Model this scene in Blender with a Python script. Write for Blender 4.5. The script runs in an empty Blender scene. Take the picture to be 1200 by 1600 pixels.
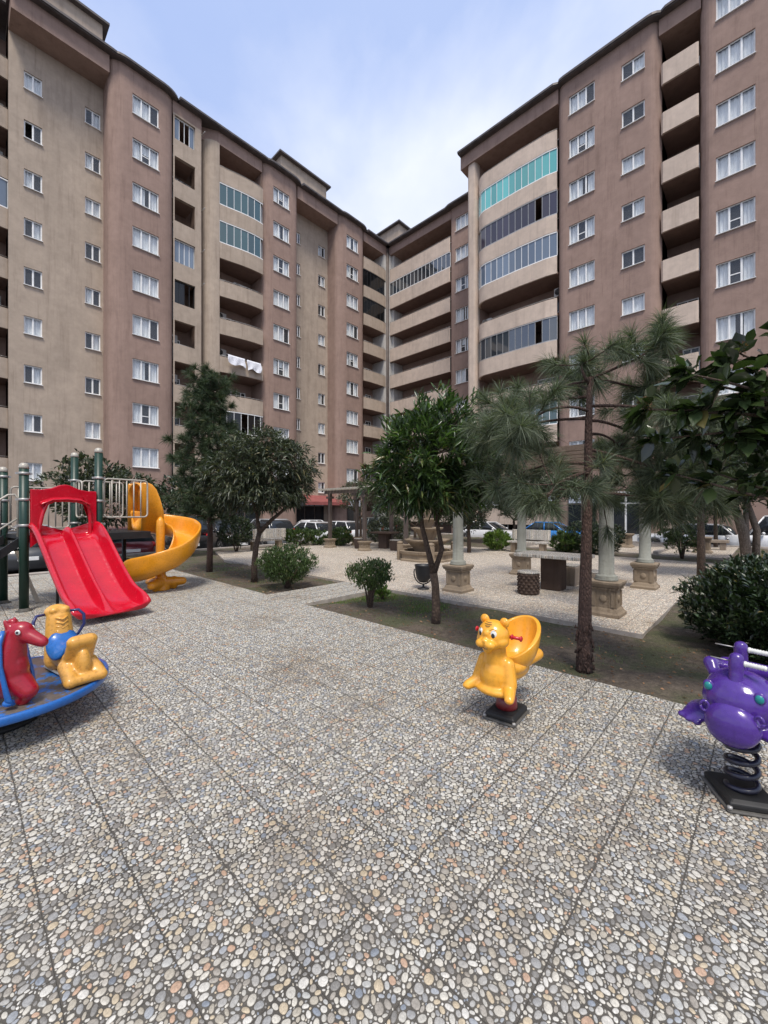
import bpy, bmesh, math, random
import numpy as np
from mathutils import Vector, Matrix
random.seed(7); rng = np.random.default_rng(7)
S = bpy.context.scene; COL = S.collection
PI = math.pi
# ------------------------------------------------------------------ camera, sky, sun, exposure
YAW = math.radians(43.46)
CS, SN = math.cos(YAW), math.sin(YAW)
def P(X, Y, z=0.0):
    """X metres to the right of and Y metres ahead of the place the photograph was taken from"""
    return Vector((X*SN + Y*CS, -X*CS + Y*SN, z))
cd = bpy.data.cameras.new('camera'); cam = bpy.data.objects.new('camera', cd); COL.objects.link(cam)
cam.location = (0, 0, 1.6); cam.rotation_euler = (PI/2, 0, YAW - PI/2)
cd.sensor_fit = 'VERTICAL'; cd.sensor_height = 32.0; cd.lens = 32.0*634.6/1600.0
cd.clip_start = 0.05; cd.clip_end = 2000
S.camera = cam
S.render.resolution_x = 768; S.render.resolution_y = 1024

SUN_EL, SUN_AZ = math.radians(62), math.radians(228)      # azimuth from +X towards +Y
w = bpy.data.worlds.new("World"); S.world = w; w.use_nodes = True
nt = w.node_tree; nt.nodes.clear()
def N(nt, t, **k):
    n = nt.nodes.new(t)
    for a, v in k.items():
        if a.startswith('i_'):
            n.inputs[a[2:].replace('_', ' ')].default_value = v
        else: setattr(n, a, v)
    return n
def lk(nt, a, b): nt.links.new(a, b)
sky = N(nt, 'ShaderNodeTexSky', sky_type='NISHITA', sun_disc=False, sun_elevation=SUN_EL, sun_rotation=PI/2 - SUN_AZ)
sky.air_density = 1.0; sky.dust_density = 1.5; sky.ozone_density = 2.5
tc = N(nt, 'ShaderNodeTexCoord'); sp = N(nt, 'ShaderNodeSeparateXYZ'); lk(nt, tc.outputs['Generated'], sp.inputs[0])
zc = N(nt, 'ShaderNodeMath', operation='MAXIMUM'); lk(nt, sp.outputs[2], zc.inputs[0]); zc.inputs[1].default_value = 0.0
za = N(nt, 'ShaderNodeMath', operation='ADD'); lk(nt, zc.outputs[0], za.inputs[0]); za.inputs[1].default_value = 0.35
vd = N(nt, 'ShaderNodeVectorMath', operation='DIVIDE'); cb = N(nt, 'ShaderNodeCombineXYZ')
for i in range(3): lk(nt, za.outputs[0], cb.inputs[i])
lk(nt, tc.outputs['Generated'], vd.inputs[0]); lk(nt, cb.outputs[0], vd.inputs[1])
n1 = N(nt, 'ShaderNodeTexNoise'); n1.inputs['Scale'].default_value = 1.25; n1.inputs['Detail'].default_value = 8; n1.inputs['Roughness'].default_value = .52
n1.inputs['Distortion'].default_value = .25
mp = N(nt, 'ShaderNodeMapping'); mp.inputs['Location'].default_value = (3.1, 1.7, 0); mp.inputs['Scale'].default_value = (1, 1, .3)
lk(nt, vd.outputs[0], mp.inputs[0]); lk(nt, mp.outputs[0], n1.inputs['Vector'])
cr = N(nt, 'ShaderNodeValToRGB'); cr.color_ramp.elements[0].position = .36; cr.color_ramp.elements[1].position = .57
cr.color_ramp.elements[0].color = (.22,)*3+(1,); cr.color_ramp.elements[1].color = (1,)*3+(1,)
lk(nt, n1.outputs['Fac'], cr.inputs[0])
n2 = N(nt, 'ShaderNodeTexNoise'); n2.inputs['Scale'].default_value = 2.3; n2.inputs['Detail'].default_value = 5
lk(nt, mp.outputs[0], n2.inputs['Vector'])
cc = N(nt, 'ShaderNodeValToRGB'); cc.color_ramp.elements[0].position = .3; cc.color_ramp.elements[1].position = .72
cc.color_ramp.elements[0].color = (6.2, 6.8, 8.6, 1); cc.color_ramp.elements[1].color = (9.0, 9.3, 9.9, 1)
lk(nt, n2.outputs['Fac'], cc.inputs[0])
mx = N(nt, 'ShaderNodeMix', data_type='RGBA'); lk(nt, cr.outputs[0], mx.inputs[0])
vio = N(nt, 'ShaderNodeMix', data_type='RGBA', blend_type='MIX'); vio.inputs[0].default_value = .85
lk(nt, sky.outputs[0], vio.inputs[6]); vio.inputs[7].default_value = (3.4, 4.7, 8.2, 1)
lk(nt, vio.outputs[2], mx.inputs[6]); lk(nt, cc.outputs[0], mx.inputs[7])
bg = N(nt, 'ShaderNodeBackground'); bg.inputs[1].default_value = 0.072
lk(nt, mx.outputs[2], bg.inputs[0]); wo = N(nt, 'ShaderNodeOutputWorld'); lk(nt, bg.outputs[0], wo.inputs[0])
sl = bpy.data.lights.new('sun', 'SUN'); sl.energy = 2.1; sl.angle = math.radians(16); sl.color = (1, .93, .84)
so = bpy.data.objects.new('sun', sl); COL.objects.link(so)
sd = Vector((math.cos(SUN_EL)*math.cos(SUN_AZ), math.cos(SUN_EL)*math.sin(SUN_AZ), math.sin(SUN_EL)))
so.rotation_euler = sd.to_track_quat('Z', 'Y').to_euler(); so.location = (0, 0, 60)
S.view_settings.view_transform = 'Standard'; S.view_settings.look = 'None'
S.view_settings.exposure = 0.78; S.view_settings.gamma = 1.0

# ------------------------------------------------------------------ object helpers
def tag(o, label=None, cat=None, group=None, kind=None):
    if label: o['label'] = label
    if cat: o['category'] = cat
    if group: o['group'] = group
    if kind: o['kind'] = kind
    return o
def thing(name, label, cat, loc=(0, 0, 0), rz=0.0, group=None, scale=None):
    o = bpy.data.objects.new(name, None); COL.objects.link(o)
    o.location = loc; o.rotation_euler = (0, 0, rz); o.empty_display_size = .3
    if scale: o.scale = scale
    return tag(o, label, cat, group)
def dup(o, parent=None, **kw):
    c = o.copy(); COL.objects.link(c)
    if parent is not None: c.parent = parent
    for ch in list(o.children): dup(ch, c)
    for k, v in kw.items():
        if k == 'label': c['label'] = v
        else: setattr(c, k, v)
    return c
class MB:
    def __init__(s): s.v = []; s.f = []; s.m = []; s.sm = []; s.mi = 0; s.smooth = False
    def add(s, vs, fs, smooth=None):
        b = len(s.v); s.v += [tuple(p) for p in vs]
        for f in fs: s.f.append([b+i for i in f]); s.m.append(s.mi); s.sm.append(s.smooth if smooth is None else smooth)
        return b
    def quad(s, a, b, c, d): s.add([a, b, c, d], [(0, 1, 2, 3)], False)
    def box(s, x0, x1, y0, y1, z0, z1, M=None):
        v = [(x0,y0,z0),(x1,y0,z0),(x1,y1,z0),(x0,y1,z0),(x0,y0,z1),(x1,y0,z1),(x1,y1,z1),(x0,y1,z1)]
        if M is not None: v = [M @ Vector(p) for p in v]
        s.add(v, [(3,2,1,0),(4,5,6,7),(0,1,5,4),(1,2,6,5),(2,3,7,6),(3,0,4,7)], False)
    def rbox(s, x0, x1, y0, y1, z0, z1, r=.02, M=None):
        """box with chamfered vertical and top edges"""
        def ring(i, z):
            return [(x0+i+r,y0+i,z),(x1-i-r,y0+i,z),(x1-i,y0+i+r,z),(x1-i,y1-i-r,z),(x1-i-r,y1-i,z),(x0+i+r,y1-i,z),(x0+i,y1-i-r,z),(x0+i,y0+i+r,z)]
        s.loft([ring(r*.6, z0), ring(0, z0+r*.6), ring(0, z1-r*.6), ring(r*.6, z1)], smooth=False, M=M)
    def loft(s, rings, closed=True, caps=True, smooth=None, M=None, loop=False):
        n = len(rings[0]); vs = [p for r in rings for p in r]
        if M is not None: vs = [M @ Vector(p) for p in vs]
        fs = []
        m = len(rings)
        for i in range(m if loop else m-1):
            for j in range(n if closed else n-1):
                j2 = (j+1) % n; i2 = (i+1) % m
                fs.append((i*n+j, i*n+j2, i2*n+j2, i2*n+j))
        if caps and not loop:
            fs.append(tuple(reversed(range(n)))); fs.append(tuple((m-1)*n+j for j in range(n)))
        s.add(vs, fs, smooth)
    def tube(s, pts, r, n=8, caps=True, smooth=True, M=None):
        pts = [Vector(p) for p in pts]; rs = r if isinstance(r, (list, tuple)) else [r]*len(pts)
        rings = []; prev = None
        for i, p in enumerate(pts):
            t = (pts[min(i+1, len(pts)-1)] - pts[max(i-1, 0)]).normalized()
            if prev is None:
                prev = t.orthogonal().normalized()
            prev = (prev - t*prev.dot(t))
            if prev.length < 1e-5: prev = t.orthogonal()
            prev.normalize(); b = t.cross(prev)
            rings.append([p + (prev*math.cos(2*PI*k/n) + b*math.sin(2*PI*k/n))*rs[i] for k in range(n)])
        s.loft(rings, True, caps, smooth, M)
    def lathe(s, prof, n=24, c=(0, 0, 0), smooth=True, M=None, caps=True):
        rings = [[(c[0]+r*math.cos(2*PI*k/n), c[1]+r*math.sin(2*PI*k/n), c[2]+z) for k in range(n)] for r, z in prof]
        s.loft(rings, True, caps, smooth, M)
    def ell(s, c, r, n=16, m=10, M=None, smooth=True):
        R = (r, r, r) if not isinstance(r, (tuple, list)) else r
        rings = []
        for i in range(1, m):
            a = PI*i/m
            rings.append([(c[0]+R[0]*math.sin(a)*math.cos(2*PI*k/n), c[1]+R[1]*math.sin(a)*math.sin(2*PI*k/n), c[2]-R[2]*math.cos(a)) for k in range(n)])
        vs = [p for q in rings for p in q] + [(c[0], c[1], c[2]-R[2]), (c[0], c[1], c[2]+R[2])]
        if M is not None: vs = [M @ Vector(p) for p in vs]
        fs = []
        for i in range(len(rings)-1):
            for j in range(n):
                j2 = (j+1) % n; fs.append((i*n+j, i*n+j2, (i+1)*n+j2, (i+1)*n+j))
        b = len(rings)*n
        for j in range(n):
            j2 = (j+1) % n; fs.append((b, j2, j)); fs.append(((len(rings)-1)*n+j, (len(rings)-1)*n+j2, b+1))
        s.add(vs, fs, smooth)
    def capsule(s, a, b, ra, rb, n=14):
        a = Vector(a); b = Vector(b); t = (b-a).normalized()
        pts = []; rs = []
        for k in range(5):
            an = PI/2*(1-k/4.0); pts.append(a - t*ra*math.sin(an)); rs.append(max(ra*math.cos(an), .002))
        for k in range(5):
            an = PI/2*k/4.0; pts.append(b + t*rb*math.sin(an)); rs.append(max(rb*math.cos(an), .002))
        s.tube(pts, rs, n)
    def build(s, name, mats, parent=None, loc=None, rot=None, mods=None):
        me = bpy.data.meshes.new(name); me.from_pydata(s.v, [], s.f)
        if not isinstance(mats, (list, tuple)): mats = [mats]
        for m in mats: me.materials.append(m)
        me.polygons.foreach_set('material_index', s.m); me.polygons.foreach_set('use_smooth', s.sm)
        bm = bmesh.new(); bm.from_mesh(me); bmesh.ops.recalc_face_normals(bm, faces=bm.faces); bm.to_mesh(me); bm.free()
        o = bpy.data.objects.new(name, me); COL.objects.link(o)
        if parent is not None: o.parent = parent
        if loc is not None: o.location = loc
        if rot is not None: o.rotation_euler = rot
        if mods: mods(o)
        return o
def mod_remesh(vox, it=6, subs=0):
    def f(o):
        m = o.modifiers.new('r', 'REMESH'); m.mode = 'VOXEL'; m.voxel_size = vox; m.use_smooth_shade = True
        k = o.modifiers.new('s', 'SMOOTH'); k.factor = .6; k.iterations = it
    return f
def mod_bevel(wd=.01, seg=2):
    def f(o):
        m = o.modifiers.new('b', 'BEVEL'); m.width = wd; m.segments = seg; m.limit_method = 'ANGLE'; m.angle_limit = math.radians(40)
        m.harden_normals = False
    return f
def mod_sub(n=2, thick=None):
    def f(o):
        if thick:
            t = o.modifiers.new('t', 'SOLIDIFY'); t.thickness = thick; t.offset = 0
        m = o.modifiers.new('s', 'SUBSURF'); m.levels = n; m.render_levels = n
    return f

# ------------------------------------------------------------------ materials
def newmat(name):
    m = bpy.data.materials.new(name); m.use_nodes = True; nt = m.node_tree; nt.nodes.clear()
    o = N(nt, 'ShaderNodeOutputMaterial'); b = N(nt, 'ShaderNodeBsdfPrincipled'); lk(nt, b.outputs[0], o.inputs[0])
    return m, nt, b, o
def objco(nt, scale=(1, 1, 1)):
    t = N(nt, 'ShaderNodeTexCoord'); mp = N(nt, 'ShaderNodeMapping'); mp.inputs['Scale'].default_value = scale
    lk(nt, t.outputs['Object'], mp.inputs[0]); return mp.outputs[0]
def noise(nt, co, scale, detail=4, rough=.6):
    n = N(nt, 'ShaderNodeTexNoise'); n.inputs['Scale'].default_value = scale; n.inputs['Detail'].default_value = detail
    n.inputs['Roughness'].default_value = rough; lk(nt, co, n.inputs['Vector']); return n.outputs['Fac']
def ramp(nt, f, stops):
    r = N(nt, 'ShaderNodeValToRGB'); e = r.color_ramp.elements
    while len(e) < len(stops): e.new(.5)
    for i, (p, c) in enumerate(stops):
        e[i].position = p; e[i].color = (*c, 1) if len(c) == 3 else c
    lk(nt, f, r.inputs[0]); return r.outputs[0]
def mul(nt, a, b, fac=1.0):
    m = N(nt, 'ShaderNodeMix', data_type='RGBA', blend_type='MULTIPLY'); m.inputs[0].default_value = fac
    lk(nt, a, m.inputs[6]); lk(nt, b, m.inputs[7]); return m.outputs[2]
def mixc(nt, f, a, b):
    m = N(nt, 'ShaderNodeMix', data_type='RGBA')
    if isinstance(f, float): m.inputs[0].default_value = f
    else: lk(nt, f, m.inputs[0])
    for i, q in ((6, a), (7, b)):
        if isinstance(q, tuple): m.inputs[i].default_value = (*q, 1)
        else: lk(nt, q, m.inputs[i])
    return m.outputs[2]
def bump(nt, b, h, strength=.3, dist=.01):
    n = N(nt, 'ShaderNodeBump'); n.inputs['Strength'].default_value = strength; n.inputs['Distance'].default_value = dist
    lk(nt, h, n.inputs['Height']); lk(nt, n.outputs[0], b.inputs['Normal'])
def g3(v): return (v, v, v)
def plain(name, c, rough=.6, metal=0.0, var=.15, scale=8, bmp=0.0, coat=0.0, bscale=60):
    m, nt, b, o = newmat(name); co = objco(nt)
    f = noise(nt, co, scale)
    c0 = tuple(x*(1-var) for x in c); c1 = tuple(min(1, x*(1+var)) for x in c)
    lk(nt, ramp(nt, f, [(.3, c0), (.7, c1)]), b.inputs['Base Color'])
    b.inputs['Roughness'].default_value = rough; b.inputs['Metallic'].default_value = metal
    if coat: b.inputs['Coat Weight'].default_value = coat; b.inputs['Coat Roughness'].default_value = .12
    if bmp: bump(nt, b, noise(nt, co, bscale, 3), bmp, .005)
    return m
def plastic(name, c, dirt=.5, rough=.28):
    """moulded playground plastic: faint colour drift, scuffs and dull grime"""
    m, nt, b, o = newmat(name); co = objco(nt)
    big = noise(nt, co, 5, 4); fine = noise(nt, co, 45, 5, .7)
    base = ramp(nt, big, [(.3, tuple(x*.86 for x in c)), (.7, tuple(min(1, x*1.06) for x in c))])
    grime = ramp(nt, fine, [(.34, (.55, .5, .45)), (.50, (1, 1, 1))])
    lk(nt, mul(nt, base, grime, dirt), b.inputs['Base Color'])
    lk(nt, ramp(nt, noise(nt, co, 18, 4), [(.3, g3(rough-.07)), (.75, g3(rough+.2))]), b.inputs['Roughness'])
    bump(nt, b, noise(nt, co, 30, 2), .08, .004); b.inputs['Coat Weight'].default_value = .35; b.inputs['Coat Roughness'].default_value = .1
    return m
def stucco(name, c, stain=.6, streak=.5):
    m, nt, b, o = newmat(name); co = objco(nt)
    big = noise(nt, co, .35, 4); mid = noise(nt, co, 2.2, 6, .65)
    st = noise(nt, objco(nt, (2.6, 2.6, .22)), 1.0, 6, .7)
    base = ramp(nt, mid, [(.28, tuple(x*.88 for x in c)), (.72, tuple(x*1.10 for x in c))])
    base = mul(nt, base, ramp(nt, big, [(.35, (.92, .91, .90)), (.65, (1.05, 1.04, 1.03))]))
    base = mul(nt, base, ramp(nt, st, [(.30, (.60, .57, .56)), (.48, (1, 1, 1))]), streak)
    s3 = noise(nt, objco(nt, (7, 7, .30)), 1.0, 5, .65)
    base = mul(nt, base, ramp(nt, s3, [(.30, (.66, .63, .61)), (.42, (1, 1, 1))]), streak)
    base = mul(nt, base, ramp(nt, st, [(.58, (1, 1, 1)), (.78, (1.18, 1.16, 1.12))]), stain)
    lk(nt, base, b.inputs['Base Color']); b.inputs['Roughness'].default_value = .92
    b.inputs['Specular IOR Level'].default_value = .2
    bump(nt, b, noise(nt, co, 26, 5, .7), .55, .03)
    return m
def leafmat(name, c, c2, rough=.4, trans=.25, spec=.5):
    m, nt, b, o = newmat(name)
    gi = N(nt, 'ShaderNodeNewGeometry')
    col = ramp(nt, gi.outputs['Random Per Island'], [(.0, c), (.7, c2), (.94, tuple(min(1, x*1.7+.01) for x in c2)), (1.0, (.16, .13, .05))])
    lk(nt, col, b.inputs['Base Color']); b.inputs['Roughness'].default_value = rough
    b.inputs['Specular IOR Level'].default_value = spec
    t = N(nt, 'ShaderNodeBsdfTranslucent'); lk(nt, mul(nt, col, ramp(nt, gi.outputs['Random Per Island'], [(0, (1.3, 1.6, .6)), (1, (1.5, 1.8, .6))])), t.inputs[0])
    mx = N(nt, 'ShaderNodeMixShader'); mx.inputs[0].default_value = trans
    lk(nt, b.outputs[0], mx.inputs[1]); lk(nt, t.outputs[0], mx.inputs[2]); lk(nt, mx.outputs[0], o.inputs[0])
    return m
def bark(name, c, sc=14):
    m, nt, b, o = newmat(name); co = objco(nt, (1, 1, .45))
    v = N(nt, 'ShaderNodeTexVoronoi', feature='DISTANCE_TO_EDGE'); v.inputs['Scale'].default_value = sc*1.6; lk(nt, co, v.inputs['Vector'])
    n = noise(nt, co, sc, 6, .7)
    base = ramp(nt, n, [(.3, tuple(x*.55 for x in c)), (.7, tuple(x*1.35 for x in c))])
    base = mul(nt, base, ramp(nt, v.outputs['Distance'], [(0, g3(.55)), (.12, g3(1))]))
    lk(nt, base, b.inputs['Base Color']); b.inputs['Roughness'].default_value = .95; bump(nt, b, v.outputs['Distance'], .8, .03)
    return m
def pebble(name, bright=1.0, tint=(1, 1, 1), joints=True, gr=1.0, sc=40.0):
    m, nt, b, o = newmat(name)
    g = N(nt, 'ShaderNodeNewGeometry'); pos = g.outputs['Position']
    dn = N(nt, 'ShaderNodeTexNoise'); dn.inputs['Scale'].default_value = 16; dn.inputs['Detail'].default_value = 1; lk(nt, pos, dn.inputs['Vector'])
    sub = N(nt, 'ShaderNodeVectorMath', operation='MULTIPLY_ADD'); lk(nt, dn.outputs['Color'], sub.inputs[0]); sub.inputs[1].default_value = (.014, .014, 0); lk(nt, pos, sub.inputs[2])
    def layer(scale, rnd, e0, e1, r0, r1, off):
        mp = N(nt, 'ShaderNodeMapping'); mp.inputs['Location'].default_value = (off, off*.7, 0); mp.inputs['Scale'].default_value = (.92, 1.38, 0); mp.inputs['Rotation'].default_value = (0, 0, .5+off)
        lk(nt, sub.outputs[0], mp.inputs[0])
        vE = N(nt, 'ShaderNodeTexVoronoi', feature='DISTANCE_TO_EDGE', voronoi_dimensions='2D'); vE.inputs['Scale'].default_value = scale; vE.inputs['Randomness'].default_value = rnd; lk(nt, mp.outputs[0], vE.inputs['Vector'])
        vF = N(nt, 'ShaderNodeTexVoronoi', feature='F1', voronoi_dimensions='2D'); vF.inputs['Scale'].default_value = scale; vF.inputs['Randomness'].default_value = rnd; lk(nt, mp.outputs[0], vF.inputs['Vector'])
        v2 = N(nt, 'ShaderNodeTexVoronoi', feature='F2', voronoi_dimensions='2D'); v2.inputs['Scale'].default_value = scale; v2.inputs['Randomness'].default_value = rnd; lk(nt, mp.outputs[0], v2.inputs['Vector'])
        df = N(nt, 'ShaderNodeMath', operation='DIVIDE'); lk(nt, vF.outputs['Distance'], df.inputs[0]); lk(nt, v2.outputs['Distance'], df.inputs[1])
        a = ramp(nt, df.outputs[0], [(e0, g3(1)), (e1, g3(0))]); c = ramp(nt, vF.outputs['Distance'], [(r0, g3(1)), (r1, g3(0))])
        msk = mul(nt, a, c)
        dome = ramp(nt, vF.outputs['Distance'], [(0, g3(1)), (.35, g3(.8)), (.62, g3(.2))])
        s = N(nt, 'ShaderNodeSeparateColor'); lk(nt, vF.outputs['Color'], s.inputs[0])
        return msk, mul(nt, dome, msk), s
    m1, h1, s1 = layer(sc, .88, .70, .76, .46, .52, 0.0)
    m2, h2, s2 = layer(sc*2.3, .9, .68, .76, .42, .52, 1.3)
    pal = [(0, (.27, .26, .245)), (.09, (.42, .42, .41)), (.22, (.58, .57, .54)), (.36, (.38, .40, .42)), (.43, (.70, .69, .64)), (.58, (.50, .48, .43)),
           (.68, (.74, .73, .70)), (.79, (.58, .51, .39)), (.86, (.44, .45, .44)), (.92, (.58, .41, .31)), (.965, (.33, .38, .45))]
    pal = [(p, tuple(min(.85, x*bright*t) for x, t in zip(c, tint))) for p, c in pal]
    def colr(s):
        r = N(nt, 'ShaderNodeValToRGB'); r.color_ramp.interpolation = 'CONSTANT'; e = r.color_ramp.elements
        while len(e) < len(pal): e.new(.5)
        for i, (p, c) in enumerate(pal): e[i].position = p; e[i].color = (*c, 1)
        lk(nt, s.outputs[0], r.inputs[0])
        lum = ramp(nt, s.outputs[1], [(0, g3(.60)), (1, g3(1.30))])
        return mul(nt, r.outputs[0], lum)
    fine = noise(nt, pos, 160, 3)
    grout = ramp(nt, fine, [(.3, tuple(.065*gr*t for t in tint)), (.7, tuple(.12*gr*t for t in tint))])
    base = mixc(nt, m2, grout, mul(nt, colr(s2), ramp(nt, fine, [(0, g3(.75)), (1, g3(.85))])))
    base = mixc(nt, m1, base, colr(s1))
    base = mul(nt, base, ramp(nt, fine, [(.3, g3(.86)), (.7, g3(1.1))]))
    dirt = noise(nt, pos, 1.1, 6, .62); dirt2 = noise(nt, pos, 4.5, 5, .6)
    base = mul(nt, base, ramp(nt, dirt, [(.30, (.86, .81, .76)), (.46, (1, .99, .98)), (.75, (1.05, 1.05, 1.06))]))
    base = mul(nt, base, ramp(nt, dirt2, [(.28, (.80, .77, .74)), (.42, (1, 1, 1))]), .7)
    h = N(nt, 'ShaderNodeMath', operation='MAXIMUM'); lk(nt, h1, h.inputs[0])
    hh = N(nt, 'ShaderNodeMath', operation='MULTIPLY'); lk(nt, h2, hh.inputs[0]); hh.inputs[1].default_value = .5; lk(nt, hh.outputs[0], h.inputs[1])
    height = h.outputs[0]
    if joints:
        sx = N(nt, 'ShaderNodeSeparateXYZ'); 
        wob = N(nt, 'ShaderNodeTexNoise'); wob.inputs['Scale'].default_value = 9; lk(nt, pos, wob.inputs['Vector'])
        wa = N(nt, 'ShaderNodeVectorMath', operation='MULTIPLY_ADD'); lk(nt, wob.outputs['Color'], wa.inputs[0]); wa.inputs[1].default_value = (.004, .004, 0); lk(nt, pos, wa.inputs[2])
        lk(nt, wa.outputs[0], sx.inputs[0])
        ds = []
        for ax, off, wid in ((0, 1.143, .0085), (1, 1.478, .0058)):
            a = N(nt, 'ShaderNodeMath', operation='MULTIPLY_ADD'); lk(nt, sx.outputs[ax], a.inputs[0]); a.inputs[1].default_value = 1/.302; a.inputs[2].default_value = -off/.302 + .5 + 100
            fr = N(nt, 'ShaderNodeMath', operation='FRACT'); lk(nt, a.outputs[0], fr.inputs[0])
            s5 = N(nt, 'ShaderNodeMath', operation='SUBTRACT'); lk(nt, fr.outputs[0], s5.inputs[0]); s5.inputs[1].default_value = .5
            ab = N(nt, 'ShaderNodeMath', operation='ABSOLUTE'); lk(nt, s5.outputs[0], ab.inputs[0])
            ds.append(ramp(nt, ab.outputs[0], [(wid, g3(0)), (wid*2.0, g3(1))]))
        jm = mul(nt, ds[0], ds[1])
        jc = ramp(nt, noise(nt, pos, 40, 3), [(.3, (.05, .045, .038)), (.7, (.13, .115, .10))])
        base = mixc(nt, jm, jc, base); height = mul(nt, height, jm)
    lk(nt, base, b.inputs['Base Color'])
    lk(nt, ramp(nt, m1, [(0, g3(.8)), (1, g3(.42))]), b.inputs['Roughness'])
    b.inputs['Specular IOR Level'].default_value = .4
    bump(nt, b, height, .7, .006)
    return m
def stonemat():
    m, nt, b, o = newmat('river_stones'); gi = N(nt, 'ShaderNodeNewGeometry'); oi = N(nt, 'ShaderNodeObjectInfo')
    ad = N(nt, 'ShaderNodeMath', operation='ADD'); lk(nt, gi.outputs['Random Per Island'], ad.inputs[0]); lk(nt, oi.outputs['Random'], ad.inputs[1])
    fr = N(nt, 'ShaderNodeMath', operation='FRACT'); lk(nt, ad.outputs[0], fr.inputs[0])
    r = N(nt, 'ShaderNodeValToRGB'); r.color_ramp.interpolation = 'CONSTANT'; e = r.color_ramp.elements
    pal = [(0, (.27, .26, .24)), (.07, (.45, .44, .41)), (.17, (.56, .54, .48)), (.27, (.36, .36, .35)), (.34, (.64, .61, .53)), (.45, (.48, .44, .36)), (.54, (.70, .68, .62)), (.64, (.40, .37, .32)), (.71, (.58, .49, .35)),
           (.78, (.38, .40, .42)), (.83, (.66, .64, .58)), (.89, (.55, .38, .27)), (.93, (.50, .50, .47)), (.97, (.27, .30, .34))]
    while len(e) < len(pal): e.new(.5)
    for i, (p, c) in enumerate(pal): e[i].position = p; e[i].color = (*c, 1)
    lk(nt, fr.outputs[0], r.inputs[0]); pos = gi.outputs['Position']
    base = mul(nt, r.outputs[0], ramp(nt, noise(nt, pos, 210, 4, .7), [(.3, g3(.60)), (.7, g3(1.0))]))
    base = mul(nt, base, ramp(nt, noise(nt, pos, 60, 3), [(.35, g3(.85)), (.65, g3(1.08))]))
    base = mul(nt, base, ramp(nt, noise(nt, pos, 1.0, 6, .62), [(.30, (.74, .67, .60)), (.48, (1, .99, .97)), (.75, (1.05, 1.05, 1.05))]))
    base = mul(nt, base, ramp(nt, noise(nt, pos, 4.5, 5, .6), [(.28, (.76, .72, .68)), (.44, (1, 1, 1))]), .8)
    lk(nt, base, b.inputs['Base Color']); b.inputs['Roughness'].default_value = .48; b.inputs['Specular IOR Level'].default_value = .35
    bump(nt, b, noise(nt, pos, 260, 3), .25, .001); return m
def groutmat(name, joints=True):
    m, nt, b, o = newmat(name); g = N(nt, 'ShaderNodeNewGeometry'); pos = g.outputs['Position']
    base = ramp(nt, noise(nt, pos, 330, 4, .7), [(.3, (.045, .040, .033)), (.55, (.095, .086, .072)), (.72, (.20, .18, .15))])
    base = mul(nt, base, ramp(nt, noise(nt, pos, 3, 5), [(.35, g3(.75)), (.65, g3(1.2))]))
    if joints:
        sx = N(nt, 'ShaderNodeSeparateXYZ'); wob = N(nt, 'ShaderNodeTexNoise'); wob.inputs['Scale'].default_value = 9; lk(nt, pos, wob.inputs['Vector'])
        wa = N(nt, 'ShaderNodeVectorMath', operation='MULTIPLY_ADD'); lk(nt, wob.outputs['Color'], wa.inputs[0]); wa.inputs[1].default_value = (.003, .003, 0); lk(nt, pos, wa.inputs[2]); lk(nt, wa.outputs[0], sx.inputs[0]); ds = []
        for ax, off in ((0, 1.143), (1, 1.478)):
            a = N(nt, 'ShaderNodeMath', operation='MULTIPLY_ADD'); lk(nt, sx.outputs[ax], a.inputs[0]); a.inputs[1].default_value = 1/.302; a.inputs[2].default_value = -off/.302+.5+100-.005
            fr = N(nt, 'ShaderNodeMath', operation='FRACT'); lk(nt, a.outputs[0], fr.inputs[0])
            s5 = N(nt, 'ShaderNodeMath', operation='SUBTRACT'); lk(nt, fr.outputs[0], s5.inputs[0]); s5.inputs[1].default_value = .5
            ab = N(nt, 'ShaderNodeMath', operation='ABSOLUTE'); lk(nt, s5.outputs[0], ab.inputs[0])
            ds.append(ramp(nt, ab.outputs[0], [(.003, g3(0)), (.006, g3(1))]))
        jm = mul(nt, ds[0], ds[1]); base = mixc(nt, jm, (.085, .076, .062), base); bump(nt, b, jm, .8, .004)
    lk(nt, base, b.inputs['Base Color']); b.inputs['Roughness'].default_value = .9; return m
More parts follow.
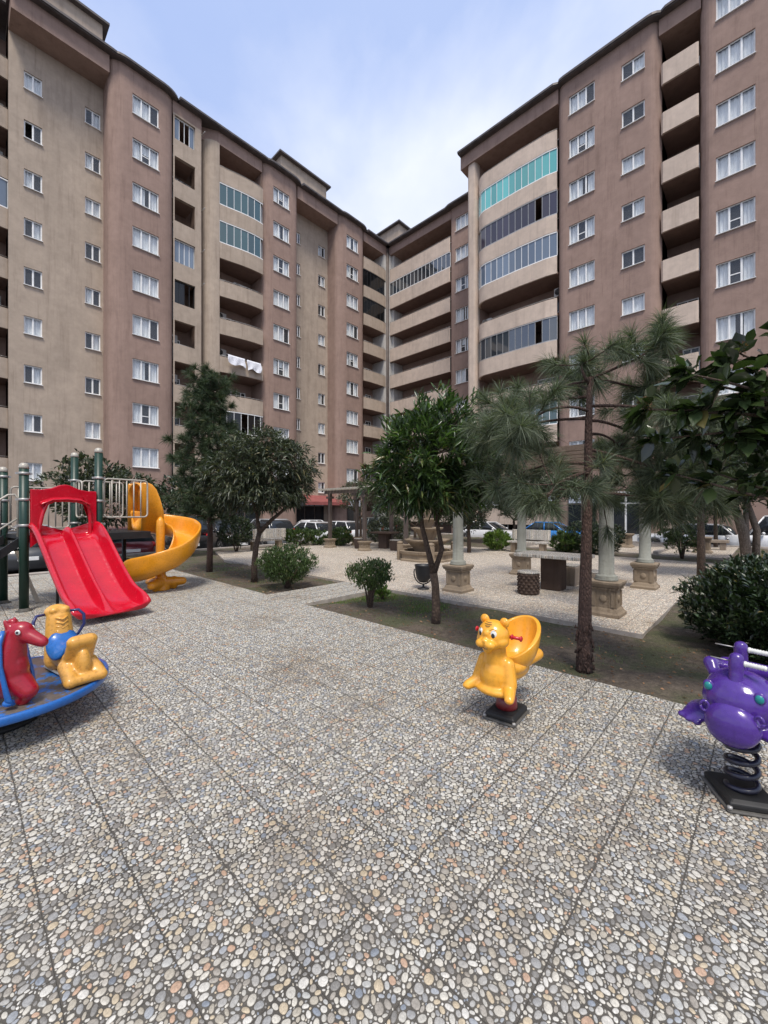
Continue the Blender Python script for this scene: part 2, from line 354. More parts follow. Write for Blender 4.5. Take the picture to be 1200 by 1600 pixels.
def glass(name, tint=(.8, .85, .9), dirt=.1):
    m, nt, b, o = newmat(name); nt.nodes.remove(b)
    t = N(nt, 'ShaderNodeBsdfTransparent'); t.inputs[0].default_value = (*tint, 1)
    g = N(nt, 'ShaderNodeBsdfGlossy'); g.inputs['Roughness'].default_value = .03; g.inputs[0].default_value = (.92, .95, 1, 1)
    lw = N(nt, 'ShaderNodeFresnel'); lw.inputs[0].default_value = 1.55
    d = N(nt, 'ShaderNodeBsdfDiffuse'); d.inputs[0].default_value = (.5, .52, .54, 1)
    m1 = N(nt, 'ShaderNodeMixShader'); m1.inputs[0].default_value = dirt; lk(nt, t.outputs[0], m1.inputs[1]); lk(nt, d.outputs[0], m1.inputs[2])
    m2 = N(nt, 'ShaderNodeMixShader'); gb = N(nt, 'ShaderNodeNewGeometry'); iv = N(nt, 'ShaderNodeMath', operation='SUBTRACT'); iv.inputs[0].default_value = 1.0; lk(nt, gb.outputs['Backfacing'], iv.inputs[1])
    fm = N(nt, 'ShaderNodeMath', operation='MULTIPLY'); lk(nt, lw.outputs[0], fm.inputs[0]); lk(nt, iv.outputs[0], fm.inputs[1]); lk(nt, fm.outputs[0], m2.inputs[0]); lk(nt, m1.outputs[0], m2.inputs[1]); lk(nt, g.outputs[0], m2.inputs[2])
    co = objco(nt); bp = N(nt, 'ShaderNodeBump'); bp.inputs['Strength'].default_value = .05; bp.inputs['Distance'].default_value = .02
    lk(nt, noise(nt, co, 1.3, 1), bp.inputs['Height']); lk(nt, bp.outputs[0], g.inputs['Normal'])
    lk(nt, m2.outputs[0], o.inputs[0]); return m
def soilmat():
    m, nt, b, o = newmat('soil')
    g = N(nt, 'ShaderNodeNewGeometry'); pos = g.outputs['Position']
    n = noise(nt, pos, 14, 8, .75); n2 = noise(nt, pos, 1.6, 5, .6); n3 = noise(nt, pos, 70, 4, .7)
    base = ramp(nt, n, [(.3, (.05, .038, .028)), (.55, (.125, .098, .072)), (.75, (.21, .17, .13))])
    moss = ramp(nt, n3, [(.35, (.035, .048, .016)), (.7, (.10, .125, .042))])
    base = mixc(nt, ramp(nt, n2, [(.46, g3(0)), (.62, g3(.65))]), base, moss)
    base = mul(nt, base, ramp(nt, n3, [(.35, g3(.7)), (.65, g3(1.25))]))
    lk(nt, base, b.inputs['Base Color']); b.inputs['Roughness'].default_value = 1; bump(nt, b, n, .9, .04)
    return m
def asphalt():
    m, nt, b, o = newmat('asphalt'); g = N(nt, 'ShaderNodeNewGeometry'); pos = g.outputs['Position']
    base = ramp(nt, noise(nt, pos, 120, 3), [(.3, g3(.04)), (.7, g3(.085))])
    base = mul(nt, base, ramp(nt, noise(nt, pos, .6, 5), [(.35, g3(.75)), (.65, g3(1.35))]))
    lk(nt, base, b.inputs['Base Color']); b.inputs['Roughness'].default_value = .85; return m
def worn_blue():
    m, nt, b, o = newmat('worn_blue_paint'); co = objco(nt)
    n = noise(nt, co, 7, 7, .7); n2 = noise(nt, objco(nt, (1, 1, 1)), 40, 4)
    base = mixc(nt, ramp(nt, n, [(.42, g3(0)), (.50, g3(1))]), (.02, .13, .42), (.11, .09, .075))
    base = mul(nt, base, ramp(nt, n2, [(.3, g3(.7)), (.7, g3(1.15))]))
    lk(nt, base, b.inputs['Base Color']); b.inputs['Roughness'].default_value = .45; bump(nt, b, n, .3, .004); return m

M = {}
M['brown'] = stucco('brown_stucco', (.335, .237, .196), .35, .5)
M['tan'] = stucco('tan_stucco', (.44, .362, .29), .35, .45)
M['tan_pale'] = stucco('pale_tan_stucco', (.60, .495, .41), .3, .4)
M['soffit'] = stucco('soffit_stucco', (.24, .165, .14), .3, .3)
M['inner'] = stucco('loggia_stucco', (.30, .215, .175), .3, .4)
M['cream'] = stucco('pale_loggia_side', (.56, .55, .52), .3, .5)
M['roof'] = plain('roof_metal', (.055, .045, .042), .6, 0, .25, 3)
M['fascia'] = plain('fascia_metal', (.10, .085, .08), .5, .2, .3, 2)
M['upvc'] = plain('white_window_frame', (.84, .84, .82), .35, 0, .08, 3)
M['glass'] = glass('window_glass', (.98, .99, 1.0), .05)
M['curtain'] = plain('net_curtain', (.84, .85, .83), .9, 0, .08, 3)
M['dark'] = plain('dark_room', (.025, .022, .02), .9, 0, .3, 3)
M['steel'] = plain('brushed_rail', (.42, .41, .39), .45, .5, .15, 10)
M['pipe'] = plain('brown_downpipe', (.085, .065, .055), .6, 0, .3, 2)
M['acwhite'] = plain('ac_casing', (.52, .51, .48), .5, 0, .15, 6)
M['black'] = plain('black_plastic', (.02, .02, .022), .5, 0, .3, 10)
M['peb'] = pebble('pebble_paving', .93, (1.0, .965, .90), gr=.75, sc=33.0)
M['peb2'] = pebble('pale_pebble_paving', 1.22, (1.0, .90, .79), joints=True, gr=3.2, sc=34)
M['stones'] = stonemat(); M['grout'] = groutmat('pebble_mortar'); M['grout2'] = groutmat('path_mortar', False); M['soil'] = soilmat(); M['asphalt'] = asphalt()
M['kerb'] = plain('concrete_kerb', (.36, .32, .28), .9, 0, .3, 5, .4)
M['stone'] = stucco('cast_stone', (.27, .215, .155), .3, 1.0)
M['stone2'] = stucco('weathered_stone', (.30, .25, .20), .5, .9)
M['darkstone'] = stucco('brown_table_stone', (.085, .06, .048), .4, .6)
M['granite'] = pebble('terrazzo_bench', 1.1, (1, .97, .92), joints=False, sc=90)
M['beamwood'] = stucco('weathered_beam', (.20, .15, .115), .4, .8); M['colpaint'] = stucco('painted_column', (.27, .275, .24), .4, .8)
M['green'] = plain('dark_green_paint', (.007, .034, .022), .42, 0, .2, 9)
M['red'] = plastic('red_plastic', (.54, .004, .020), .3, .14)
M['orange'] = plastic('orange_plastic', (.80, .32, .015), .45, .3)
M['yellow'] = plastic('yellow_plastic', (.82, .38, .03), .28, .32)
M['yellow2'] = plastic('faded_yellow_plastic', (.72, .36, .06), .7, .4)
M['purple'] = plastic('purple_plastic', (.070, .026, .235), .3, .2)
M['horse_red'] = plastic('faded_red_plastic', (.34, .006, .02), .5, .3)
M['bluep'] = plastic('blue_plastic', (.01, .12, .42), .4, .3)
M['navy'] = plastic('navy_strap', (.012, .02, .12), .4, .4)
M['greenp'] = plastic('green_plastic', (.03, .30, .13), .4, .35)
M['teal'] = plastic('teal_eye', (.01, .22, .22), .1, .2)
M['whitep'] = plastic('white_plastic', (.72, .72, .68), .4, .35)
M['handle_red'] = plastic('red_handle', (.50, .01, .02), .3, .3)
M['spring_red'] = plastic('dark_red_spring', (.14, .008, .012), .5, .35)
M['spring_blue'] = plastic('black_blue_spring', (.010, .012, .03), .5, .35)
M['deck'] = plain('black_steel', (.02, .02, .02), .55, .3, .3, 8)
M['plate'] = plain('ground_plate', (.10, .095, .085), .8, .2, .4, 9, .3)
M['railp'] = plain('cream_rail', (.42, .39, .33), .4, .1, .12, 6)
M['wornblue'] = worn_blue()
M['leaf_dark'] = leafmat('glossy_dark_leaf', (.010, .019, .009), (.028, .048, .019), .30, .12, .6)
M['leaf_centre'] = leafmat('long_glossy_leaf', (.018, .034, .013), (.058, .100, .032), .30, .25, .6)
M['leaf_mid'] = leafmat('mid_green_leaf', (.026, .046, .016), (.066, .105, .034), .36, .22)
M['leaf_bright'] = leafmat('bright_leaf', (.05, .09, .02), (.13, .20, .045), .4, .3)
M['leaf_olive'] = leafmat('olive_leaf', (.022, .030, .018), (.070, .084, .048), .40, .15)
M['needle'] = leafmat('pine_needle', (.045, .060, .034), (.125, .150, .100), .5, .2, .3)
M['needle2'] = leafmat('far_pine_needle', (.028, .044, .024), (.06, .085, .045), .5, .15, .3)
M['flower'] = leafmat('dry_flower', (.11, .06, .035), (.22, .13, .075), .9, .1, .1)
M['bark_pine'] = bark('pine_bark', (.085, .050, .038), 26)
M['bark'] = bark('brown_bark', (.10, .068, .048), 20)
M['bark_grey'] = bark('grey_bark', (.20, .16, .13), 18)
M['awning'] = plain('red_awning', (.26, .075, .07), .8, 0, .2, 3)
M['shop'] = plain('shop_panel', (.55, .60, .68), .5, 0, .1, 2)
M['tyre'] = plain('tyre', (.02, .02, .02), .8, 0, .2, 20)
M['rim'] = plain('alloy_rim', (.42, .42, .43), .35, .8, .1, 20)
M['carglass'] = plain('car_glass', (.018, .022, .026), .06, 0, .1, 2)
M['redlamp'] = plain('red_lamp', (.50, .015, .015), .2, 0, .1, 2, 0, .6)
M['lamp'] = plain('clear_lamp', (.72, .73, .74), .12, 0, .1, 2, 0, .6)
M['cloth'] = plain('white_cloth', (.74, .75, .80), .9, 0, .18, 14)

def paint(name, c):
    return plain(name, c, .32, .15, .08, 1.5, 0, .7)

# ------------------------------------------------------------------ the ground
def sheet(name, polys, z, mat, thick=0.0):
    mb = MB()
    for poly in polys:
        n = len(poly); mb.add([(x, y, z) for x, y in poly], [tuple(range(n))], False)
        if thick:
            mb.mi = 1
            for i in range(n):
                (x0, y0), (x1, y1) = poly[i], poly[(i+1) % n]
                mb.quad((x0, y0, z-thick), (x1, y1, z-thick), (x1, y1, z), (x0, y0, z))
            mb.mi = 0
    return tag(mb.build(name, [mat, M['kerb']]), kind='structure')
sheet('ground', [[(-400, -400), (400, -400), (400, 400), (-400, 400)]], -.5, M['asphalt'])
PX = 1.143+.302*10          # the plaza ends on a tile joint
sheet('plaza', [[(-12, -12), (PX, -12), (PX, 13.6), (-12, 13.6)]], 0.0, M['grout'], .52)
sheet('path', [[(PX+.003, 5.86), (6.17, 5.86), (6.17, 7.07), (PX+.003, 7.07)]], 0.0, M['grout2'], .52)
def pebble_tile():
    """rounded river stones set in one 0.302 m slab"""
    r = np.random.default_rng(3); T = .302; h = T/2-.0002
    E = np.zeros((0, 5))            # x, y, a, b, angle
    th = np.linspace(0, 2*PI, 14, endpoint=False); ct, st = np.cos(th), np.sin(th)
    def inside(px, py, e, g):       # are points inside ellipses e grown by g
        dx = px[None, :]-e[:, 0:1]; dy = py[None, :]-e[:, 1:2]; c = np.cos(e[:, 4:5]); s_ = np.sin(e[:, 4:5])
        u = (dx*c+dy*s_)/(e[:, 2:3]+g); v = (-dx*s_+dy*c)/(e[:, 3:4]+g); return (u*u+v*v) < 1
    for lo, hi, tries, g in ((.0138, .0188, 380, .0015), (.0108, .0142, 1700, .0013), (.0080, .0108, 3000, .0012), (.006, .0085, 3200, .0011), (.0035, .006, 3600, .0010)):
        for _ in range(tries):
            a_ = r.uniform(lo, hi); b_ = a_*r.uniform(.50, .92); an = r.uniform(0, PI); x, y = r.uniform(-h, h, 2)
            px = x+a_*ct*math.cos(an)-b_*st*math.sin(an); py = y+a_*ct*math.sin(an)+b_*st*math.cos(an)
            if max(abs(px).max(), abs(py).max()) > h: continue
            if len(E):
                n = E[(abs(E[:, 0]-x) < a_+.026) & (abs(E[:, 1]-y) < a_+.026)]
                if len(n) and (inside(px, py, n, g).any() or inside(np.array([x]), np.array([y]), n, g).any()): continue
                if len(n):
                    q = np.array([[x, y, a_, b_, an]]); k_ = np.concatenate([n[:, 0]+n[:, 2]*np.cos(n[:, 4])*f for f in (1, -1, 0)]); j_ = np.concatenate([n[:, 1]+n[:, 2]*np.sin(n[:, 4])*f for f in (1, -1, 0)])
                    if inside(k_, j_, q, g).any(): continue
            E = np.vstack([E, [x, y, a_, b_, an]])
    V = []; F_ = []
    for x, y, a_, b_, an in E:
        n = 12; hh = min(.0030, .16*a_+.0008); b0 = len(V); ex = r.uniform(1.9, 2.6); k1 = r.uniform(-.08, .08); p1 = r.uniform(0, 6)
        for sc, z in ((1.0, -.001), (.97, hh*.45), (.80, hh*.85), (.45, hh)):
            for k in range(n):
                t = 2*PI*k/n; cx, sy = math.cos(t), math.sin(t); q = (abs(cx)**ex+abs(sy)**ex)**(-1/ex)*(1+k1*math.sin(2*t+p1)+k1*.7*math.sin(3*t-p1)); u, v = a_*q*cx*sc, b_*q*sy*sc
                V.append((x+u*math.cos(an)-v*math.sin(an), y+u*math.sin(an)+v*math.cos(an), z))
        V.append((x, y, hh*1.04))
        for i in range(3):
            for k in range(n): F_.append((b0+i*n+k, b0+i*n+(k+1) % n, b0+(i+1)*n+(k+1) % n, b0+(i+1)*n+k))
        for k in range(n): F_.append((b0+3*n+k, b0+3*n+(k+1) % n, b0+4*n))
    print('pebbles per tile', len(E), 'cover', float((PI*E[:, 2]*E[:, 3]).sum()/T/T))
    me = bpy.data.meshes.new('paving'); me.from_pydata(V, [], F_); me.polygons.foreach_set('use_smooth', [True]*len(F_)); me.materials.append(M['stones'])
    return me
def paving():
    me = pebble_tile(); o = bpy.data.objects.new('paving', me); COL.objects.link(o); tag(o, kind='structure')
    ng = bpy.data.node_groups.new('lay_tiles', 'GeometryNodeTree')
    ng.interface.new_socket('Geometry', in_out='INPUT', socket_type='NodeSocketGeometry'); ng.interface.new_socket('Geometry', in_out='OUTPUT', socket_type='NodeSocketGeometry')
    gi = ng.nodes.new('NodeGroupInput'); go = ng.nodes.new('NodeGroupOutput'); jn = ng.nodes.new('GeometryNodeJoinGeometry')
    T = .302
    for (x0, y0, nx, ny, sx) in ((PX-22*T, 1.478-13*T, 22, 53, 1.0), (PX, 5.86, 7, 4, .95)):
        g = ng.nodes.new('GeometryNodeMeshGrid'); g.inputs['Size X'].default_value = T*sx*(nx-1); g.inputs['Size Y'].default_value = T*(ny-1); g.inputs['Vertices X'].default_value = nx; g.inputs['Vertices Y'].default_value = ny
        tr = ng.nodes.new('GeometryNodeTransform'); tr.inputs['Translation'].default_value = (x0+T*sx*nx/2, y0+T*ny/2, 0); ng.links.new(g.outputs['Mesh'], tr.inputs['Geometry'])
        ip = ng.nodes.new('GeometryNodeInstanceOnPoints'); ng.links.new(tr.outputs['Geometry'], ip.inputs['Points']); ng.links.new(gi.outputs[0], ip.inputs['Instance'])
        rv = ng.nodes.new('FunctionNodeRandomValue'); rv.data_type = 'INT'
        ii = [q for q in rv.inputs if q.type == 'INT' and q.name in ('Min', 'Max')]; ii[0].default_value = 0; ii[1].default_value = 3
        oo = [q for q in rv.outputs if q.type == 'INT'][0]
        mu = ng.nodes.new('ShaderNodeMath'); mu.operation = 'MULTIPLY'; mu.inputs[1].default_value = PI/2; ng.links.new(oo, mu.inputs[0])
        cx = ng.nodes.new('ShaderNodeCombineXYZ'); ng.links.new(mu.outputs[0], cx.inputs[2]); ng.links.new(cx.outputs[0], ip.inputs['Rotation'])
        ip.inputs['Scale'].default_value = (sx, sx if sx < 1 else 1, 1); ng.links.new(ip.outputs[0], jn.inputs[0])
    ng.links.new(jn.outputs[0], go.inputs[0])
    m = o.modifiers.new('tiles', 'NODES'); m.node_group = ng
paving()
sheet('terrace', [[(6.174, 1.2), (15.2, 1.2), (15.2, .2), (16.3, .2), (16.3, 12.0), (15.2, 16.2), (7.2, 16.2), (6.174, 13.2)]], 0.0, M['peb2'], .52)
sheet('upper_terrace', [[(18.3, 1.0), (24.6, 1.0), (24.6, 8.2), (18.3, 8.2)]], 0.0, M['peb2'], .52)
# soil: a gently uneven sheet under all the beds
def soil():
    mb = MB(); nx, ny = 92, 116; X0, X1, Y0, Y1 = PX+.002, 25.0, -12.0, 17.5
    vs = []
    for j in range(ny+1):
        for i in range(nx+1):
            x = X0+(X1-X0)*i/nx; y = Y0+(Y1-Y0)*j/ny
            z = -.055 + .018*math.sin(x*3.1+math.sin(y*2.3)) + .016*math.sin(y*4.3+x) + random.uniform(-.008, .008)
            if i == 0: z = -.015
            vs.append((x, y, z))
    fs = [(j*(nx+1)+i, j*(nx+1)+i+1, (j+1)*(nx+1)+i+1, (j+1)*(nx+1)+i) for j in range(ny) for i in range(nx)]
    mb.add(vs, fs, True)
    return tag(mb.build('soil_bed', M['soil']), kind='structure')
soil()
def kerbs():
    mb = MB()
    mb.box(4.03, 25.2, 17.5, 17.68, -.52, .03); mb.box(24.62, 24.8, -12, 17.4, -.52, .05)
    mb.box(16.45, 18.2, 8.6, 8.75, -.2, .06); mb.box(-12, 4.0, 13.62, 13.8, -.52, .04)
    for y in (0.6, 3.4, 8.6): mb.box(18.25, 24.5, y-.35, y-.2, -.2, .12)
    return tag(mb.build('kerb', M['kerb'], mods=mod_bevel(.015, 1)), kind='structure')
kerbs()
# sparse low grass and litter on the soil
def ground_cover():
    V = []; F = []
    def blade(x, y, z, h, wd, a, lean):
        b = len(V); dx, dy = math.cos(a), math.sin(a)
        V.extend([(x-dx*wd, y-dy*wd, z), (x+dx*wd, y+dy*wd, z), (x-dy*lean, y+dx*lean, z+h)]); F.append((b, b+1, b+2))
    patches = [(5.0, 5.35, .5, 2600), (5.7, 4.9, .7, 3800), (5.2, 5.0, .8, 1800), (5.4, 4.0, .5, 700), (5.9, 3.3, .4, 500), (4.7, 3.9, .5, 400), (5.4, 12.2, .9, 900), (5.6, 10.6, .8, 900), (5.2, 8.6, .5, 500),
               (5.1, 1.9, .6, 300), (17.2, 6.5, 1.2, 900), (17.3, 2.0, 1.2, 900), (5.9, 5.7, .3, 500), (6.8, 15.5, 1.5, 900)]
    for px, py, r, n in patches:
        for k in range(n):
            a = random.uniform(0, 2*PI); q = r*math.sqrt(random.random())
            x, y = px+q*math.cos(a), py+q*math.sin(a)*1.3
            if x < PX+.05 or (6.15 < x < 16.4 and 1.1 < y < 16) or (5.8 < y < 7.1 and x < 6.3): continue
            blade(x, y, -.07, random.uniform(.02, .05), random.uniform(.002, .004), random.uniform(0, PI), random.uniform(-.02, .02))
    me = bpy.data.meshes.new('grass'); me.from_pydata(V, [], F); me.materials.append(M['leaf_bright'])
    o = bpy.data.objects.new('grass', me); COL.objects.link(o)
    tag(o, 'short thin grass patches on the bare soil beds', 'grass', kind='stuff')
    V = []; F = []
    for k in range(1500):
        x = random.uniform(4.2, 6.1); y = random.uniform(-1.5, 5.8) if random.random() < .6 else random.uniform(7.1, 13)
        a = random.uniform(0, 2*PI); s = random.uniform(.010, .026); b = len(V); dx, dy = math.cos(a)*s, math.sin(a)*s; z = -.03+random.uniform(0, .01)
        V.extend([(x-dx, y-dy, z), (x+dy*.4, y-dx*.4, z+.012), (x+dx, y+dy, z+.004), (x-dy*.4, y+dx*.4, z)]); F.append((b, b+1, b+2, b+3))
    me = bpy.data.meshes.new('leaf_litter'); me.from_pydata(V, [], F); me.materials.append(M['flower'])
    o = bpy.data.objects.new('leaf_litter', me); COL.objects.link(o)
    tag(o, 'small dry fallen leaves scattered over the bare soil', 'leaf litter', kind='stuff')
ground_cover()

# ------------------------------------------------------------------ the two wings of the apartment block
FH = 2.953
def arc(a0, d0, a1, d1, n=6, hv=True):
    """quarter ellipse from (a0,d0) to (a1,d1); hv: leaves along a first, else along d first"""
    out = []
    for k in range(n+1):
        t = PI/2*k/n
        out.append((a0+(a1-a0)*math.sin(t), d0+(d1-d0)*(1-math.cos(t))) if hv else (a0+(a1-a0)*(1-math.cos(t)), d0+(d1-d0)*math.sin(t)))
    return out
class Facade:
    """everything is laid out in (a, d, z): a along the front, d metres proud of the base plane"""
    def __init__(s, y0, root): s.y0 = y0; s.root = root; s.origin = Vector((0, 0, 0))
    def p(s, a, d, z): return (a, s.y0-d, z)
    def wall(s, mb, pts, z0, z1, ops=(), rev=.14, backing=True):
        for (a0, d0), (a1, d1) in zip(pts[:-1], pts[1:]):
            flat = abs(d0-d1) < 1e-6 and a1 > a0
            oo = [q for q in ops if flat and q[0] > a0 and q[1] < a1]
            if not oo:
                mb.quad(s.p(a0, d0, z0), s.p(a1, d1, z0), s.p(a1, d1, z1), s.p(a0, d0, z1)); continue
            A = sorted({a0, a1} | {q[0] for q in oo} | {q[1] for q in oo}); Z = sorted({z0, z1} | {q[2] for q in oo} | {q[3] for q in oo})
            for i in range(len(A)-1):
                for j in range(len(Z)-1):
                    ca, cz = (A[i]+A[i+1])/2, (Z[j]+Z[j+1])/2
                    if any(q[0] < ca < q[1] and q[2] < cz < q[3] for q in oo): continue
                    mb.quad(s.p(A[i], d0, Z[j]), s.p(A[i+1], d0, Z[j]), s.p(A[i+1], d0, Z[j+1]), s.p(A[i], d0, Z[j+1]))
            for (b0, b1, c0, c1) in oo:
                r = rev
                for (q0, q1) in (((b0, c0), (b1, c0)), ((b1, c0), (b1, c1)), ((b1, c1), (b0, c1)), ((b0, c1), (b0, c0))):
                    mb.quad(s.p(q0[0], d0, q0[1]), s.p(q1[0], d0, q1[1]), s.p(q1[0], d0-r, q1[1]), s.p(q0[0], d0-r, q0[1]))
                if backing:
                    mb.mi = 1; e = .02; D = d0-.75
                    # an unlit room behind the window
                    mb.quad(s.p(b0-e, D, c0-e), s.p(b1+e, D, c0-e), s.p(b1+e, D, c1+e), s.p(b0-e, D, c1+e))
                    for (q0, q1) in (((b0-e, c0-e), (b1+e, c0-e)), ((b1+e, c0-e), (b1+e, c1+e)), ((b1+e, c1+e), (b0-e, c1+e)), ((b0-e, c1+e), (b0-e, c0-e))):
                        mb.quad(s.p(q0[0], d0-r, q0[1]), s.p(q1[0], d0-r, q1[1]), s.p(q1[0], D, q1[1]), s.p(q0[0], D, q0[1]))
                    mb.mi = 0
    def band(s, mb, pts, z0, z1, back):
        """solid slab between a plan polyline and the back line d = back"""
        poly = [(a, d) for a, d in pts] + [(pts[-1][0], back), (pts[0][0], back)]
        n = len(poly); vs = [s.p(a, d, z0) for a, d in poly] + [s.p(a, d, z1) for a, d in poly]
        mb.add(vs, [tuple(reversed(range(n))), tuple(range(n, 2*n))] + [(i, (i+1) % n, n+(i+1) % n, n+i) for i in range(n)], False)
    def strip(s, mb, pts, z0, z1, th):
        """thin upright band with thickness th following the plan polyline"""
        n = len(pts); outer = [Vector(s.p(a, d, 0)) for a, d in pts]; inner = []
        for i in range(n):
            t = (outer[min(i+1, n-1)]-outer[max(i-1, 0)]).normalized(); inner.append(outer[i]+Vector((-t.y, t.x, 0))*th)
        rings = [[(o.x, o.y, z0), (o.x, o.y, z1), (q.x, q.y, z1), (q.x, q.y, z0)] for o, q in zip(outer, inner)]
        mb.loft(rings, True, True, False)

def window_set(w, h, n, tilt_pane=None, curtain=None, seed=0, sash=None):
    """frame (window) > pane, curtain; local x along the wall, y into it, z up, origin at sill centre"""
    r = random.Random(seed)
    f = MB(); t = .045; dp = .06
    f.box(-w/2, w/2, 0, dp, 0, t); f.box(-w/2, w/2, 0, dp, h-t, h); f.box(-w/2, -w/2+t, .001, dp, t, h-t); f.box(w/2-t, w/2, .001, dp, t, h-t)
    cw = (w-2*t)/n
    for i in range(1, n): f.box(-w/2+t+cw*i-.024, -w/2+t+cw*i+.024, .002, dp+.004, t, h-t)
    s2 = .022
    for i in range(n):
        x0, x1 = -w/2+t+cw*i+(.024 if i else 0), -w/2+t+cw*(i+1)-(.024 if i < n-1 else 0)
        f.box(x0, x0+s2, .014, dp-.01, t, h-t); f.box(x1-s2, x1, .014, dp-.01, t, h-t); f.box(x0+s2, x1-s2, .016, dp-.012, t, t+s2); f.box(x0+s2, x1-s2, .016, dp-.012, h-t-s2, h-t)
        if sash and i == sash[0]: f.box(x0+s2, x1-s2, .016, dp-.012, h*sash[1], h*sash[1]+.05)
    f.box(-w/2-.03, w/2+.03, -.17, .0, -.035, -.004)
    p = MB()
    for i in range(n):
        if tilt_pane == i: continue
        x0, x1 = -w/2+t+cw*i, -w/2+t+cw*(i+1); p.box(x0+.02, x1-.02, .034, .040, t, h-t)
    c = None
    if curtain:
        c = MB()
        for (q0, q1, dens) in curtain:
            xs = np.linspace(-w/2+.02+(w-.04)*q0, -w/2+.02+(w-.04)*q1, 26)
            ph = r.uniform(0, 6); y = [(.17+.028*math.sin(x*34+ph)+.012*math.sin(x*71)) for x in xs]
            zb = .03 if dens > 0 else h*abs(dens)
            c.add([(x, yy, zb) for x, yy in zip(xs, y)]+[(x, yy, h-.03) for x, yy in zip(xs, y)], [(i, i+1, 26+i+1, 26+i) for i in range(25)], True)
    out = []
    for nm, mb, mt in (('window', f, M['upvc']), ('pane', p, M['glass']), ('curtain', c, M['curtain'])):
        if mb is None: out.append(None); continue
        me = bpy.data.meshes.new(nm); me.from_pydata(mb.v, [], mb.f); me.polygons.foreach_set('use_smooth', mb.sm); me.materials.append(mt); out.append(me)
    return out
def place_window(F, ws, a, d, z):
    o = bpy.data.objects.new('window', ws[0]); COL.objects.link(o); o.parent = F.root; o.location = F.p(a, d-.08, z)
    for nm, me in (('pane', ws[1]), ('curtain', ws[2])):
        if me: c = bpy.data.objects.new(nm, me); COL.objects.link(c); c.parent = o
    return o
CUR = [[(0, 1, 1)], [(0, .34, 1), (.66, 1, 1)], [(0, .5, 1), (.72, 1, 1)], [(0, .3, 1), (.36, .64, -.55), (.7, 1, 1)], [(0, .66, 1)], [(.0, .30, 1), (.3, 1, .9)]]
W3 = [window_set(1.61, 1.35, 3, None, c, i, (1, .38) if i in (1, 3) else None) for i, c in enumerate(CUR)]
W2 = [window_set(.85, 1.08, 2, None, c, i) for i, c in enumerate([[(0, 1, 1)], [(0, .45, 1)], None, [(.5, 1, 1)]])]
W2.append(window_set(.85, 1.08, 2, 0, None, 9))
W2B = [window_set(1.24, 1.06, 2, None, c, i) for i, c in enumerate([[(0, 1, 1)], [(.5, 1, 1)], None])]
WS = [window_set(.5, 1.08, 2, None, None, 3)]

